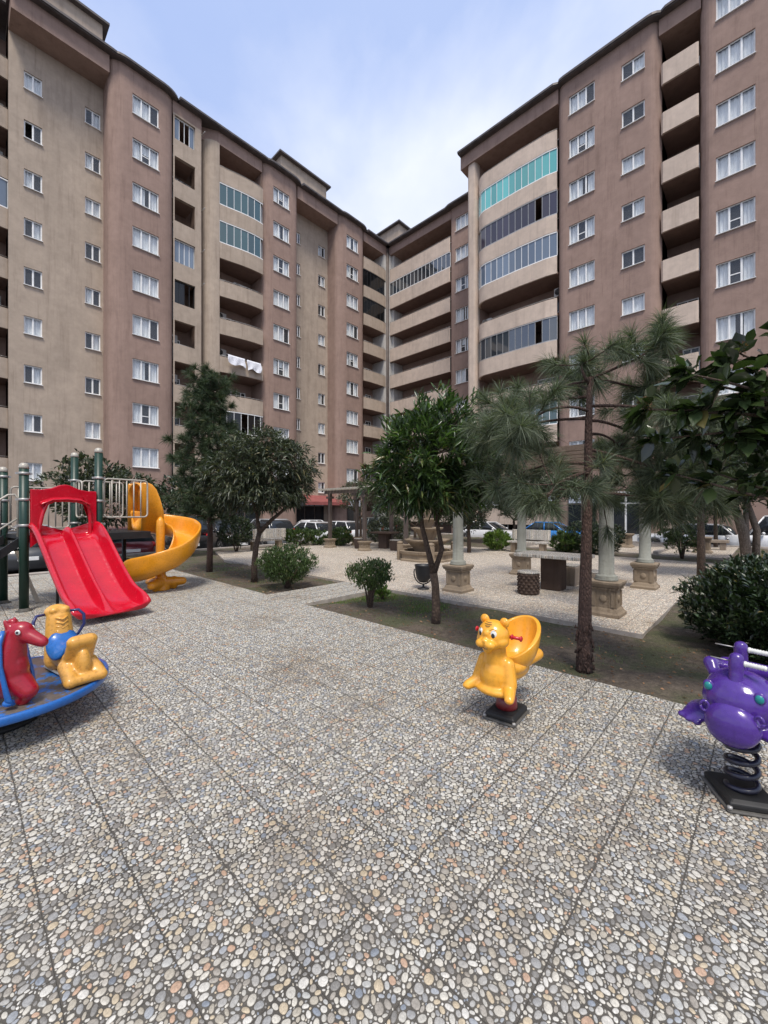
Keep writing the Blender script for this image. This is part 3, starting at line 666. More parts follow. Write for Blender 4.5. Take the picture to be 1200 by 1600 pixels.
def balcony(F, name, pts, k, zt, zb, back, rail=True, door=None, glaze=None, top=None, mat='tan'):
    """one storey of a balcony stack: parapet + slab; children railing, balcony_door, glazing, glazed_panel"""
    mb = MB(); F.strip(mb, pts, zb, zt, .13)
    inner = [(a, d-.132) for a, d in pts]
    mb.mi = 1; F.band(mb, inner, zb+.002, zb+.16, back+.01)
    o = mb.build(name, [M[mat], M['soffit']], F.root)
    if rail:
        r = MB(); rp = [Vector(F.p(a, d-.06, zt+.10)) for a, d in pts]
        r.tube(rp, .018, 6)
        tot = sum((rp[i+1]-rp[i]).length for i in range(len(rp)-1)); m = max(2, int(tot/.8)); acc = 0; nxt = .06
        for i in range(len(rp)-1):
            L = (rp[i+1]-rp[i]).length
            while nxt < acc+L:
                q = rp[i]+(rp[i+1]-rp[i])*((nxt-acc)/L); r.tube([q-Vector((0, 0, .10)), q], .011, 5); nxt += tot/m
            acc += L
        r.build('railing', M['steel'], o)
    if door:
        for (a, wd, kind) in door:
            dm = MB(); z0 = zb+.16; h = 2.05 if kind == 'door' else 1.15; zz = z0 if kind == 'door' else z0+.95; t = .06; yb = back+.03
            def B(a0, a1, d0, d1, c0, c1):
                x0, y0, _ = F.p(a0, d1, 0); x1, y1, _ = F.p(a1, d0, 0); dm.box(x0, x1, min(y0, y1), max(y0, y1), c0, c1)
            B(a, a+wd, yb, yb+.06, zz, zz+t); B(a, a+wd, yb, yb+.06, zz+h-t, zz+h); B(a, a+t, yb, yb+.061, zz+t, zz+h-t); B(a+wd-t, a+wd, yb, yb+.061, zz+t, zz+h-t)
            B(a+wd/2-.03, a+wd/2+.03, yb, yb+.062, zz+t, zz+h-t)
            dm.mi = 1; B(a+t, a+wd-t, yb+.004, yb+.02, zz+t, zz+h-t)
            dm.build('balcony_door' if kind == 'door' else 'balcony_window', [M['upvc'], M['carglass']], o)
    if glaze:
        zt2 = top; gmat, frame, missing, lean = glaze
        fr = MB(); pn = MB()
        gp = [Vector(F.p(a, d-.03, 0)) for a, d in pts]
        L = [0]
        for i in range(len(gp)-1): L.append(L[-1]+(gp[i+1]-gp[i]).length)
        def at(s_):
            s_ = max(0, min(L[-1], s_)); 
            for i in range(len(gp)-1):
                if s_ <= L[i+1]+1e-9: return gp[i]+(gp[i+1]-gp[i])*((s_-L[i])/max(1e-6, L[i+1]-L[i]))
            return gp[-1]
        n = max(4, int(round(L[-1]/.52)))
        for z0, z1 in ((zt+.004, zt+.07), (zt2-.07, zt2-.002)):
            F.strip(fr, [(a, d-.01) for a, d in pts], z0, z1, .07)
        for i in range(n+1):
            q = at(L[-1]*i/n); fr.box(q.x-.018, q.x+.018, q.y-.0, q.y+.05, zt+.07, zt2-.07)
        for i in range(n):
            if i in missing: continue
            q0, q1 = at(L[-1]*i/n+.02), at(L[-1]*(i+1)/n-.02); t = (q1-q0).normalized(); nn = Vector((-t.y, t.x, 0))*(.02+random.uniform(-.006, .012)*lean)
            n2 = Vector((-t.y, t.x, 0))*.02
            a_, b_ = q0+n2, q1+nn
            vs = [(a_.x, a_.y, zt+.07), (b_.x, b_.y, zt+.07), (b_.x, b_.y, zt2-.07), (a_.x, a_.y, zt2-.07)]
            off = Vector((-t.y, t.x, 0))*.008
            vs += [(v[0]+off.x, v[1]+off.y, v[2]) for v in vs]
            pn.add(vs, [(0, 1, 2, 3), (7, 6, 5, 4), (0, 4, 5, 1), (1, 5, 6, 2), (2, 6, 7, 3), (3, 7, 4, 0)], False)
        fr.build('glazing_frame', M[frame], o); pn.build('glazed_panel', M[gmat], o)
    return o
def gl(name, c, rough=.05, spec=.8):
    m, nt, b, o = newmat(name); co = objco(nt); gi = N(nt, 'ShaderNodeNewGeometry')
    lk(nt, ramp(nt, gi.outputs['Random Per Island'], [(0, tuple(x*.7 for x in c)), (1, tuple(min(1, x*1.3) for x in c))]), b.inputs['Base Color'])
    b.inputs['Roughness'].default_value = rough; b.inputs['Specular IOR Level'].default_value = spec; b.inputs['IOR'].default_value = 1.7
    bump(nt, b, noise(nt, co, 1.1, 1), .06, .03); return m
M['gl_teal'] = gl('teal_balcony_glass', (.10, .42, .40)); M['gl_green'] = gl('grey_green_balcony_glass', (.025, .07, .07))
M['gl_dark'] = gl('dark_balcony_glass', (.008, .009, .010), .05, .3); M['gl_plum'] = gl('plum_balcony_glass', (.045, .038, .055), .06, .5)
M['gl_grey'] = gl('grey_blue_balcony_glass', (.12, .16, .21)); M['gl_mirror'] = gl('mirror_balcony_glass', (.04, .05, .06), .03, 1.0)

def eave(F, name, pts, z, over=.42, depth=7.0, rise=2.0):
    mb = MB(); pl = [Vector(F.p(a, d, 0)) for a, d in pts]; n = len(pl); out = []
    for i in range(n):
        t = (pl[min(i+1, n-1)]-pl[max(i-1, 0)]).normalized(); out.append(pl[i]+Vector((t.y, -t.x, 0))*over)
    for i in range(1, n):
        if out[i].x < out[i-1].x: out[i].x = out[i-1].x+.001
    yb = F.y0+depth
    rings = []
    for o, q in zip(out, pl):
        rings.append([(q.x, max(q.y, F.y0)+.6, z), (o.x, o.y+.04, z), (o.x, o.y+.04, z+.05), (o.x, o.y-.03, z+.06), (o.x, o.y-.03, z+.20), (o.x, o.y+.03, z+.24), (o.x, o.y+.10, z+.25), (o.x, yb, z+rise), (o.x, yb, z)])
    mb.loft(rings, True, True, False)
    return mb.build(name, M['fascia'], F.root)
def ac_unit(proto=[None]):
    if proto[0] is None:
        t = thing('air_conditioner', 'x', 'air conditioner')
        b = MB(); b.rbox(-.42, .42, -.15, .15, 0, .58, .02); b.build('casing', M['acwhite'], t)
        g = MB(); g.lathe([(.235, 0), (.235, .02), (.20, .022), (.20, .004)], 24); o = g.build('fan_grille', M['black'], t, (-.12, -.153, .29), (PI/2, 0, 0))
        r = MB()
        for q in (.07, .13, .18): r.tube([(q*math.cos(a), q*math.sin(a), .024) for a in np.linspace(0, 2*PI, 20)], .004, 4)
        for k in range(6):
            a = k*PI/3; r.tube([(0, 0, .024), (.2*math.cos(a), .2*math.sin(a), .024)], .004, 4)
        r.build('guard', M['steel'], o)
        k = MB(); k.box(-.34, -.30, -.14, .25, -.04, -.005); k.box(.30, .34, -.14, .25, -.04, -.005); k.build('bracket', M['steel'], t)
        proto[0] = t; return t, True
    return proto[0], False
def add_ac(loc, rz, label):
    t, first = ac_unit()
    if not first: t = dup(t)
    t.location = loc; t.rotation_euler = (0, 0, rz); t['label'] = label; t['group'] = 'air conditioner units on the balconies and roof'
    return t

# ---------- left wing, its front facing the court along +X
LB = thing('apartment_building', 'long brown and tan apartment wing on the left with two flat tan stairwell strips', 'building')
F = Facade(31.0, LB); FL = 3.7
ZE = 31.15; ZB = 30.05
tanw, brw, inn = MB(), MB(), MB()
TD = -1.54
def rowz(base, h, ks=range(9)): return [(base+FH*k, base+FH*k+h) for k in ks]
z2 = rowz(4.592-1.08, 1.08); z3 = rowz(5.985-1.35, 1.35)
# tan stairwell walls
def cols(cl, zz): return [(a-w/2, a+w/2, z0, z1) for a, w in cl for z0, z1 in zz]
C1 = [(3.26, .85), (6.27, .85)]; C2 = [(22.45, .5), (25.25, .85)]
F.wall(tanw, [(2.15, TD), (7.0, TD)], -.6, ZB+.2, cols(C1, z2)); F.wall(tanw, [(2.15, -3.2), (2.15, TD)], -.6, ZE)
F.wall(tanw, [(21.3, TD), (26.2, TD)], -.6, ZB+.2, cols(C2[1:], z2)+cols(C2[:1], z2))
for i, (a, wd) in enumerate(C1+C2):
    for k, (z0, z1) in enumerate(z2):
        ws = WS[0] if wd < .6 else W2[(i*3+k*5+k//2) % 4] if not (i == 0 and k == 7) else W2[4]
        place_window(F, ws, a, TD, z0)
# brown bays
def bay(a0, a1, win):
    fl = arc(a0, -.45, a0+1.0, .16, 7, False); fr = arc(a1-.75, .16, a1, -.25, 6, True)
    pts = [(a0, TD-.05)]+fl+fr+[(a1, TD-.05)]
    F.wall(brw, pts, -.6, ZE+.05, cols([win], z3))
    return fl+fr
B1 = bay(6.85, 10.74, (8.94, 1.61)); B2 = bay(17.75, 21.33, (19.56, 1.61)); B3 = bay(26.0, 29.6, (27.87, 1.58))
for bi, a in enumerate((8.94, 19.56, 27.87)):
    for k, (z0, z1) in enumerate(z3): place_window(F, W3[(bi*5+k*7+k//3) % 6], a, .16, z0)
# brown beam boxes that cap the tan recesses
for a0, a1 in ((2.15, 6.86), (21.32, 26.02)):
    F.band(brw, [(a0, .02), (a1, .02)], ZB, ZE+.04, TD-.3)
F.band(brw, [(10.72, -.02), (12.75, -.02), (12.85, -.6), (13.0, -.6), (14.06, -.02), (17.76, .02)], 30.2, ZE+.04, -1.9)
F.band(brw, [(29.58, .0), (33.1, .0)], 30.2, ZE+.04, -1.9)
# ground level wall colour strip
oz = [(FL+FH*k+1.17, FL+FH*k+2.87) for k in range(9)]
# narrow stack cut into a flat tan wall
F.wall(tanw, [(10.74, 0), (12.72, 0)]+arc(12.72, 0, 12.86, -.9, 3), -.6, 30.3, [(10.84, 12.28, a, b) for a, b in oz], .13, False)
for k in range(9):
    z0 = FL+FH*k
    g = {8: ('gl_grey', 'upvc', (1, 2), 1), 5: ('gl_grey', 'upvc', (), 1), 4: ('gl_dark', 'black', (2, 3), 1)}.get(k)
    balcony(F, 'balcony', [(10.86, -.135), (12.26, -.135)], k, z0+1.165, z0-.08, -1.78, g is None, [(11.0, .8, 'door')], g, z0+2.87)
for a0, a1, back in ((10.74, 12.6, -1.8),): 
    F.wall(inn, [(a0+.02, -.2), (a0+.02, back), (a1, back), (a1, -.2)], .1, 30.3)
# rounded tan pier and the wide stack
F.wall(tanw, [(12.86, -1.6), (13.0, -1.6)]+arc(13.0, -1.0, 14.0, .02, 8, False)+[(14.12, .02), (14.12, -.5)], -.6, 30.25)
bow = [(14.13, .03)]+[(14.13+3.5*t, .03+.42*math.sin(PI*min(1, t*.62))**1.3 if t > .0 else .03) for t in (.15, .3, .45, .6, .75, .88, 1.0)]
bow += [(17.72, .10)]
for k in range(9):
    z0 = FL+FH*k
    g = {7: ('gl_green', 'upvc', (), 1), 6: ('gl_green', 'upvc', (), .3), 1: ('gl_dark', 'upvc', (3,), 1)}.get(k)
    balcony(F, 'balcony', bow, k, z0+1.17, z0-.04, -1.78, g is None, [(14.7, 1.2, 'win'), (16.3, .85, 'door')], g, z0+2.9)
F.wall(inn, [(14.10, -.3), (14.10, -1.8), (17.74, -1.8), (17.74, 0)], .1, 30.3)
# stack by the inner corner
sp8 = [(29.62, .02), (30.6, .10), (31.6, .12), (32.5, .10), (33.0, .0)]
for k in range(9):
    z0 = FL+FH*k
    g = {7: ('gl_dark', 'black', (), 1), 6: ('gl_dark', 'black', (), .5)}.get(k)
    balcony(F, 'balcony', sp8, k, z0+1.17, z0-.02, -1.78, g is None, [(30.0, 1.0, 'win'), (31.5, .85, 'door')], g, z0+2.9)
F.wall(inn, [(29.58, -.2), (29.58, -1.8), (33.2, -1.8)], .1, 30.3)
pal = MB(); F.wall(pal, [(32.72, -1.79), (32.72, -.02), (33.1, -.02)], .1, 30.3); 
pal.build('side_wall', M['cream'], LB)
# stack at the far left edge of the wing
F2d = -1.75
lst = [(-5.5, F2d), (-1.0, F2d+.1), (1.2, F2d+.12), (2.14, F2d)]
for k in range(9):
    z0 = FL+FH*k
    g = {5: ('gl_grey', 'upvc', (), 1)}.get(k)
    balcony(F, 'balcony', lst, k, z0+1.1, z0-.1, F2d-1.9, g is None, [(-.5, 1.0, 'door')], g, z0+2.8)
F.wall(inn, [(-5.6, F2d), (-5.6, F2d-1.9), (2.15, F2d-1.9), (2.15, F2d)], .1, 31)
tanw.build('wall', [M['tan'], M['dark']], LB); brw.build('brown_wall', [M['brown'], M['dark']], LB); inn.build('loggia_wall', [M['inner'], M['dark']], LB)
eave(F, 'roof', [(-6, F2d+.1), (2.1, F2d+.1), (2.12, .05), (6.9, .05)]+B1[4:]+[(10.8, -.02), (14.0, .0), (17.8, .05)]+B2[4:]+[(21.5, .03), (26.0, .03)]+B3[4:]+[(29.8, .0), (33.0, 0), (33.6, 0)], ZE+.02)
pp = MB()
def pipe(mb, F_, a, d, z0, z1, r=.055):
    mb.tube([F_.p(a, d, z0), F_.p(a, d, z1)], r, 8)
    for k in range(9): 
        x, y, _ = F_.p(a, d, 0); mb.tube([(x, y, 4.0+FH*k), (x, y, 4.06+FH*k)], r*1.35, 8)
pipe(pp, F, 12.93, -.75, 0, 30.2); pp.build('downpipe', M['pipe'], LB)
cp = MB(); cp.lathe([(.2, 0), (.2, 31.1)], 14, F.p(33.28, -.03, 0)); cp.build('corner_pipe', M['pipe'], LB)
for k, (pz, pa) in enumerate(((24.2, 12.72), (18.6, 12.72), (29.9, 12.74), (21.1, 12.72))):
    s = MB(); s.tube([F.p(pa, 0, pz), F.p(pa+.05, .5, pz+.04)], .03, 6); s.build('spout', M['steel'], LB)
# penthouses
def penthouse(F_, a0, a1, y0, y1, z1):
    b = MB(); b.box(a0, a1, y0, y1, ZE+.2, z1); o = b.build('penthouse', M['tan'], F_.root)
    r = MB(); e = .35; r.box(a0-e, a1+e, y0-e, y1+e, z1+.001, z1+.14)
    r.loft([[(a0-e, y0-e, z1+.15), (a1+e, y0-e, z1+.15), (a1+e, y1+e, z1+.15), (a0-e, y1+e, z1+.15)], [(a0+1, y0+1, z1+.8), (a1-1, y0+1, z1+.8), (a1-1, y1-1, z1+.8), (a0+1, y1-1, z1+.8)]], smooth=False)
    r.build('penthouse_roof', M['fascia'], o)
penthouse(F, -3, 6.9, 33.0, 37.5, 34.8); penthouse(F, 20.9, 26.2, 33.0, 37.5, 34.9)
# street level: awning, doors, shop fronts of the left wing
def shopfront(F_, a0, a1, d, kind):
    b = MB(); 
    def B(p0, p1, e0, e1, c0, c1, mi): 
        b.mi = mi; x0, y0, _ = F_.p(p0, e1, 0); x1, y1, _ = F_.p(p1, e0, 0); b.box(x0, x1, min(y0, y1), max(y0, y1), c0, c1)
    B(a0, a1, d, d+.05, -.5, 2.9, 0)
    n = max(2, int((a1-a0)/1.1))
    for i in range(n):
        q0 = a0+(a1-a0)*i/n+.06; q1 = a0+(a1-a0)*(i+1)/n-.06
        B(q0, q1, d+.052, d+.07, .25, 2.1, 1); B(q0, q1, d+.052, d+.068, 2.2, 2.8, 1 if kind else 2)
    return b.build('shopfront', [M['upvc'] if kind else M['pipe'], M['carglass'], M['shop']], F_.root)
shopfront(F, 22.0, 25.5, TD, 0); shopfront(F, 8.0, 10.0, .16, 1); shopfront(F, 15, 17.4, -.05, 0); shopfront(F, 27.1, 29.0, .16, 0)
aw = MB(); aw.loft([[F.p(a, TD+.01, 3.15), F.p(a, TD+.01, 3.25), F.p(a, .9, 2.55), F.p(a, .92, 2.25), F.p(a, .88, 2.25), F.p(a, .86, 2.5)] for a in (21.5, 26.9)], smooth=False)
aw.build('awning', M['awning'], LB)

# ---------- right wing, its front facing -X
RB = thing('apartment_building', 'brown apartment wing on the right with long tan curved balconies and coloured balcony glass', 'building', (0, 0, 0), -PI/2)
G = Facade(29.09, RB)
tanw, brw, inn = MB(), MB(), MB()
r3 = rowz(5.094, 1.33); r2 = rowz(5.10, 1.06)
# T1, far recessed part (a = -y)
D1 = -4.3
G.wall(brw, arc(-22.72, D1-.5, -22.45, D1+.05, 4, False)+[(-17.9, D1+.05)], -.6, ZE+.05, cols([(-21.25, 1.61)], r3))
for k, (z0, z1) in enumerate(r3): place_window(G, W3[(k*5+1) % 6], -21.25, D1+.05, z0)
G.band(brw, [(-31.2, D1), (-22.6, D1)], 30.3, ZE+.04, D1-1.9)
t1 = [(-30.75, D1+.02), (-30.5, D1+.05), (-22.8, D1+.05), (-22.7, D1)]
T1Z = lambda k: (4.95+FH*k, 3.56+FH*k)
for k in range(-1, 9):
    zt, zb = T1Z(k)
    g = {7: ('gl_mirror', 'upvc', (), 1)}.get(k)
    balcony(G, 'balcony', t1, k, zt, zb, D1-1.8, g is None, [(-29.0, 1.1, 'win'), (-27.2, .85, 'door'), (-25.6, 1.1, 'win'), (-24.0, .85, 'door')], g, zb+FH-.02, 'tan_pale')
G.wall(inn, [(-31.2, D1-1.82), (-22.7, D1-1.82), (-22.7, D1-.2)], -.6, 30.4)
pal = MB(); G.wall(pal, [(-30.74, D1-1.8), (-30.74, D1), (-31.2, D1)], .1, 30.4); G.wall(pal, [(-30.45, D1-1.81), (-30.45, D1-.35), (-30.74, D1-.35)], .1, 30.4); pal.build('side_wall', M['cream'], RB)
# T2, the near block: rounded tan pier and curved balconies
G.wall(tanw, [(-18.2, D1), (-18.2, -.5)]+arc(-18.2, -.5, -17.85, .0, 6, False)+[(-17.5, 0)]+arc(-17.5, 0, -17.3, -.6, 4, True)+[(-17.3, -1.9)], -.6, 30.7)
t2 = arc(-17.32, -.75, -16.2, .22, 8, False)+[(-13.5, .28), (-11.5, .2), (-10.8, .04)]
for k in range(-1, 9):
    zt, zb = 4.83+FH*k, 3.62+FH*k
    g = {7: ('gl_teal', 'upvc', (), .6), 6: ('gl_plum', 'steel', (11,), 1), 5: ('gl_grey', 'upvc', (), .3), 3: ('gl_mirror', 'steel', (11,), 1), 1: ('gl_green', 'upvc', (), 1)}.get(k)
    dd = [(-16.2, 1.6, 'win'), (-13.0, 1.9, 'win')] if k % 2 == 0 else [(-16.2, 1.6, 'win'), (-12.6, .9, 'door')]
    balcony(G, 'balcony', t2, k, zt, zb, -2.0, g is None, dd, g, zb+FH-.02, 'tan_pale')
G.wall(inn, [(-17.28, -.6), (-17.28, -2.02), (-10.76, -2.02), (-10.76, -.2)], -.6, 30.6)
G.band(brw, [(-18.7, .05), (-17.6, .12), (-10.7, .12)], 30.15, ZE+.04, -2.1)
# T3 brown bay with two window columns
t3 = arc(-10.74, -.3, -10.2, .15, 5, False); t3b = arc(-5.3, .15, -4.72, -.55, 7, True)
G.wall(brw, [(-10.74, -2)]+t3+t3b+[(-4.72, -2.2)], -.6, ZE+.05, cols([(-9.14, 1.63)], r3)+cols([(-6.13, 1.26)], r2))
for k, (z0, z1) in enumerate(r3): place_window(G, W3[(k*7+2) % 6], -9.14, .15, z0)
for k, (z0, z1) in enumerate(r2): place_window(G, W2B[(k*2) % 3], -6.13, .15, z0)
# T4 dark recess with short balconies
t4 = [(-4.70, -.12), (-4.6, -.02), (-3.0, -.02), (-2.9, -.06)]
for k in range(-1, 9):
    zt, zb = 4.83+FH*k, 3.58+FH*k
    balcony(G, 'balcony', t4, k, zt, zb, -2.2, False, [(-4.2, 1.1, 'win')] if k % 2 else [(-3.9, .85, 'door')], None, None, 'tan_pale')
G.wall(inn, [(-4.72, -.5), (-4.72, -2.22), (-2.86, -2.22), (-2.86, -.3)], -.6, 30.6)
G.band(brw, [(-4.8, 0), (-2.8, 0)], 30.2, ZE+.04, -2.3)
# T5 brown bay running out of the picture
t5 = arc(-2.89, -.6, -2.3, .15, 7, False)+[(1.2, .15)]
G.wall(brw, [(-2.89, -2.2)]+t5+arc(1.2, .15, 1.6, -.3, 4, True)+[(1.6, -1.2), (9, -1.2)], -.6, ZE+.05, cols([(-1.32, 1.61)], r3))
for k, (z0, z1) in enumerate(r3): place_window(G, W3[(k*5+k//2+3) % 6], -1.32, .15, z0)
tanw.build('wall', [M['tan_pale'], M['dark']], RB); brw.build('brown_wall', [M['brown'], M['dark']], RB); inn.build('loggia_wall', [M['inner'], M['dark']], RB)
eave(G, 'roof', [(-31.4, D1+.05), (-23.0, D1+.05), (-22.5, D1+.2), (-21, D1+.2), (-18.9, D1+.2)], ZE+.02)
eave(G, 'roof', [(-18.7, .12), (-10.9, .12)]+t3[2:]+t3b[:5]+[(-4.4, .0), (-3.1, .0)]+t5[3:]+[(9, -1.2)], ZE+.02)
penthouse(G, -37, -31.0, 35.2, 41, 34.9)
cp = MB(); cp.box(-18.9, -17.2, 29.6, 33.6, 30.72, 30.86); cp.build('pier_cap', M['fascia'], RB)
shopfront(G, -17.2, -14.6, -.3, 1); shopfront(G, -10.0, -8.2, .15, 0); shopfront(G, -7.4, -5.6, .15, 1); shopfront(G, -14.2, -11.2, -.3, 0)
# air conditioners
y = 31+1.55
for a, k, lab in ((16.9, 8, 'white air conditioner in the topmost open loggia beside the pier of the left wing'), (16.4, 5, 'left of two air conditioners in the open loggia under the green glazed ones'), (17.2, 5, 'right of two air conditioners in the open loggia under the green glazed ones'),
                  (14.9, 4, 'air conditioner on the loggia wall two floors below the green glazing'), (14.9, 3, 'air conditioner on the loggia wall just above the drying cloths')):
    add_ac((a, 31+1.5, FL+FH*k+1.75), 0, lab)
for a, k, lab in ((11.15, 7, 'air conditioner in the narrow loggia second from the top'), (12.1, 7, 'small pale air conditioner at the right of the narrow loggia second from the top'), (11.1, 3, 'air conditioner in the narrow loggia below the dark glazed one'), (11.1, 2, 'air conditioner in the third narrow loggia up from the pine top')):
    add_ac((a, 31+1.5, FL+FH*k+1.75), 0, lab)
for a, k, lab in ((1.6, 7, 'air conditioner high at the left edge of the building'), (1.6, 6, 'air conditioner behind the white railing at the left edge'), (1.5, 3, 'air conditioner low at the left edge of the building')):
    add_ac((a, 31+3.3, FL+FH*k+1.7), 0, lab)
add_ac((5.9, 32.8, 32.35), 0, 'air conditioner hung on the rooftop box at the upper left')
for yy, k, lab in ((26.6, 8, 'air conditioner in the top floor loggia left of the mirror glazing'), (24.2, 6, 'air conditioner under the mirror glazed balcony of the far right wing'), (26.0, 2, 'left of the two air conditioners in the low loggia of the far right wing'), (27.0, 2, 'right of the two air conditioners in the low loggia of the far right wing')):
    add_ac((29.09+4.3+1.5, yy, 3.56+FH*k+1.7), -PI/2, lab)
for yy, k, zz, lab in ((16.9, 4, 1.5, 'upper air conditioner at the curved end of the open right balcony'), (16.7, 4, .85, 'lower air conditioner at the curved end of the open right balcony'), (11.0, 4, 1.9, 'air conditioner at the brown end of the open right balcony')):
    add_ac((29.09+1.2, yy, 3.62+FH*k+zz), -PI/2, lab)
# drying cloths over a parapet
def cloth(a0, a1, z, drop, label):
    mb = MB(); n = 22; m = 10; vs = []
    for j in range(m+1):
        for i in range(n+1):
            a = a0+(a1-a0)*i/n; t = j/m
            yo = .06 + .04*math.sin(a*9+j*.5)+.02*math.sin(a*23)
            if j < 2: p_ = (a, 31-.62+.14-j*.16, z+.04+.01*j)
            else: p_ = (a+.05*math.sin(t*5+a), 31-.62-.04-yo*t, z+.04-drop*(t-.1)*(1+.12*math.sin(a*6)))
            vs.append(p_)
    mb.add(vs, [(j*(n+1)+i, j*(n+1)+i+1, (j+1)*(n+1)+i+1, (j+1)*(n+1)+i) for j in range(m) for i in range(n)], True)
    o = mb.build('drying_cloth', M['cloth']); return tag(o, label, 'laundry', 'white laundry hung over a balcony')
cloth(14.5, 15.9, FL+FH*3+1.2, .75, 'white patterned cloth, left one hung over the balcony parapet above the pine')
cloth(16.1, 17.3, FL+FH*3+1.2, .85, 'white cloth, right one hung over the balcony parapet above the pine')

# ------------------------------------------------------------------ plants
def tube_mesh(paths, n=6):
    mb = MB()
    for pts, rs in paths: mb.tube(pts, rs, n)
    return mb
def bez(a, b, c, n=6):
    a, b, c = Vector(a), Vector(b), Vector(c)
    return [a*(1-t)**2+b*2*t*(1-t)+c*t*t for t in [i/n for i in range(n+1)]]
def leaf_mesh(name, base, dirs, lens, wid, fold=.25, droop=.25, rows=3):
    """many folded leaves: base points, unit directions, lengths; wid = width / length"""
    base = np.asarray(base, float); d = np.asarray(dirs, float); L = np.asarray(lens, float)[:, None]
    d /= np.linalg.norm(d, axis=1, keepdims=True)+1e-9
    n = len(base); rnd = rng.normal(size=(n, 3)); rnd[:, 2] *= .35
    side = np.cross(d, np.array([0, 0, 1.0])+.5*rnd); side /= np.linalg.norm(side, axis=1, keepdims=True)+1e-9
    up = np.cross(side, d)
    prof = [(0, .12), (.3, .9), (.62, 1.0), (1.0, .03)] if rows == 3 else [(0, .2), (.5, 1.0), (1.0, .05)]
    V = []
    for t, wv in prof:
        c = base+d*L*t - np.array([0, 0, 1.0])*L*droop*t*t
        hw = side*L*wid*.5*wv
        V += [c-hw+up*L*wid*fold*wv, c, c+hw+up*L*wid*fold*wv]
    m = len(prof); V = np.stack(V, 1).reshape(-1, 3); fs = []
    f0 = []
    for i in range(m-1):
        a = i*3; f0 += [(a, a+1, a+4, a+3), (a+1, a+2, a+5, a+4)]
    f0 = np.array(f0); F_ = (f0[None]+(np.arange(n)*m*3)[:, None, None]).reshape(-1, 4)
    me = bpy.data.meshes.new(name); me.from_pydata(V.tolist(), [], F_.tolist())
    me.polygons.foreach_set('use_smooth', [True]*len(F_)); return me
def rdir(n, upb=0.0):
    v = rng.normal(size=(n, 3)); v[:, 2] += upb; return v/np.linalg.norm(v, axis=1, keepdims=True)
def crown_points(blobs, n, hollow=.55, minr=0.0):
    """cluster centres in a union of ellipsoids [(c, r)], denser near the surface"""
    out = []; tot = sum(r[0]*r[1]*r[2] for c, r in blobs)
    for c, r in blobs:
        k = max(3, int(n*r[0]*r[1]*r[2]/tot)); d = rdir(k); q = hollow+(1-hollow)*rng.random(k)**.6
        out.append(np.array(c)+d*q[:, None]*np.array(r))
    return np.concatenate(out)
def mesh_part(name, me, mat, parent):
    me.materials.append(mat); o = bpy.data.objects.new(name, me); COL.objects.link(o); o.parent = parent; return o
def tree(name, label, cat, loc, trunk, blobs, nclu, per, leaf, wid, lm, bm, group=None, fork=None, spread=.10, upb=.35, whorl=True, droop=.3, nbr=26, br=.022, fold=.25, rows=3, extra=None, center=None):
    """trunk: list of (x,y,z,r) relative to loc; blobs: crown ellipsoids relative to loc"""
    t = thing(name, label, cat, loc, 0, group)
    pts = [Vector(p[:3]) for p in trunk]; rs = [p[3] for p in trunk]
    clu = crown_points(blobs, nclu)
    paths = [(pts, rs)] if len(pts) > 1 else []
    if fork: paths += [([Vector(p[:3]) for p in f], [p[3] for p in f]) for f in fork]
    ends = [(Vector(p[-1][:3]), p[-1][3]) for p in (fork or [trunk])]
    mids = [(Vector(q[:3]), q[3]) for p in (fork or [trunk]) for q in p[-2:]]
    sel = clu[rng.permutation(len(clu))[:nbr]]
    for c in sel:
        c = Vector(c); e, r0 = min(mids, key=lambda q: (q[0]-c).length)
        m = e.lerp(c, .5)+Vector((random.uniform(-.1, .1), random.uniform(-.1, .1), (c-e).length*.12))
        paths.append((bez(e, m, c, 5), list(np.linspace(min(br, r0*.8), br*.22, 6))))
    tm = tube_mesh(paths, 8); tm.build('trunk', bm, t)
    cen = np.array(center if center is not None else ends[0][0]); B = []; D = []; L = []
    for c in clu:
        out = c-cen; out /= np.linalg.norm(out)+1e-6
        k = max(4, int(per*random.uniform(.6, 1.4)))
        if whorl:
            dd = rdir(k)*.85+out*.75+np.array([0, 0, upb]); bb = c+rng.normal(size=(k, 3))*spread*.45
        else:
            dd = rdir(k, upb)+out*.4; bb = c+rng.normal(size=(k, 3))*spread
        B.append(bb); D.append(dd); L.append(leaf*rng.uniform(.6, 1.25, k))
    o = mesh_part('crown', leaf_mesh('crown', np.concatenate(B), np.concatenate(D), np.concatenate(L), wid, fold, droop, rows), lm, t)
    return t
def tuft_mesh(name, tufts, nn, ln, width=.0035):
    """pine needles: tufts = [(pos, dir)]"""
    V = []; Fc = []; b = 0
    for pos, dr in tufts:
        d = np.array(dr)/np.linalg.norm(dr); k = int(nn*random.uniform(.75, 1.25))
        dd = rdir(k)*.75+d*random.uniform(.55, .8); dd /= np.linalg.norm(dd, axis=1, keepdims=True)
        start = np.array(pos)-d*rng.uniform(0, .12, k)[:, None]
        L = ln*rng.uniform(.65, 1.15, k)[:, None]
        side = np.cross(dd, rdir(k)); side /= np.linalg.norm(side, axis=1, keepdims=True)+1e-9; side *= width*.5
        mid = start+dd*L*.55-np.array([0, 0, 1])*L*.05; tip = start+dd*L-np.array([0, 0, 1])*L*.24
        A = np.stack([start-side, start+side, mid+side, mid-side, tip], 1).reshape(-1, 3); V.append(A)
        for i in range(k): q = b+5*i; Fc += [(q, q+1, q+2, q+3), (q+3, q+2, q+4)]
        b += 5*k
    me = bpy.data.meshes.new(name); me.from_pydata(np.concatenate(V).tolist(), [], Fc); return me

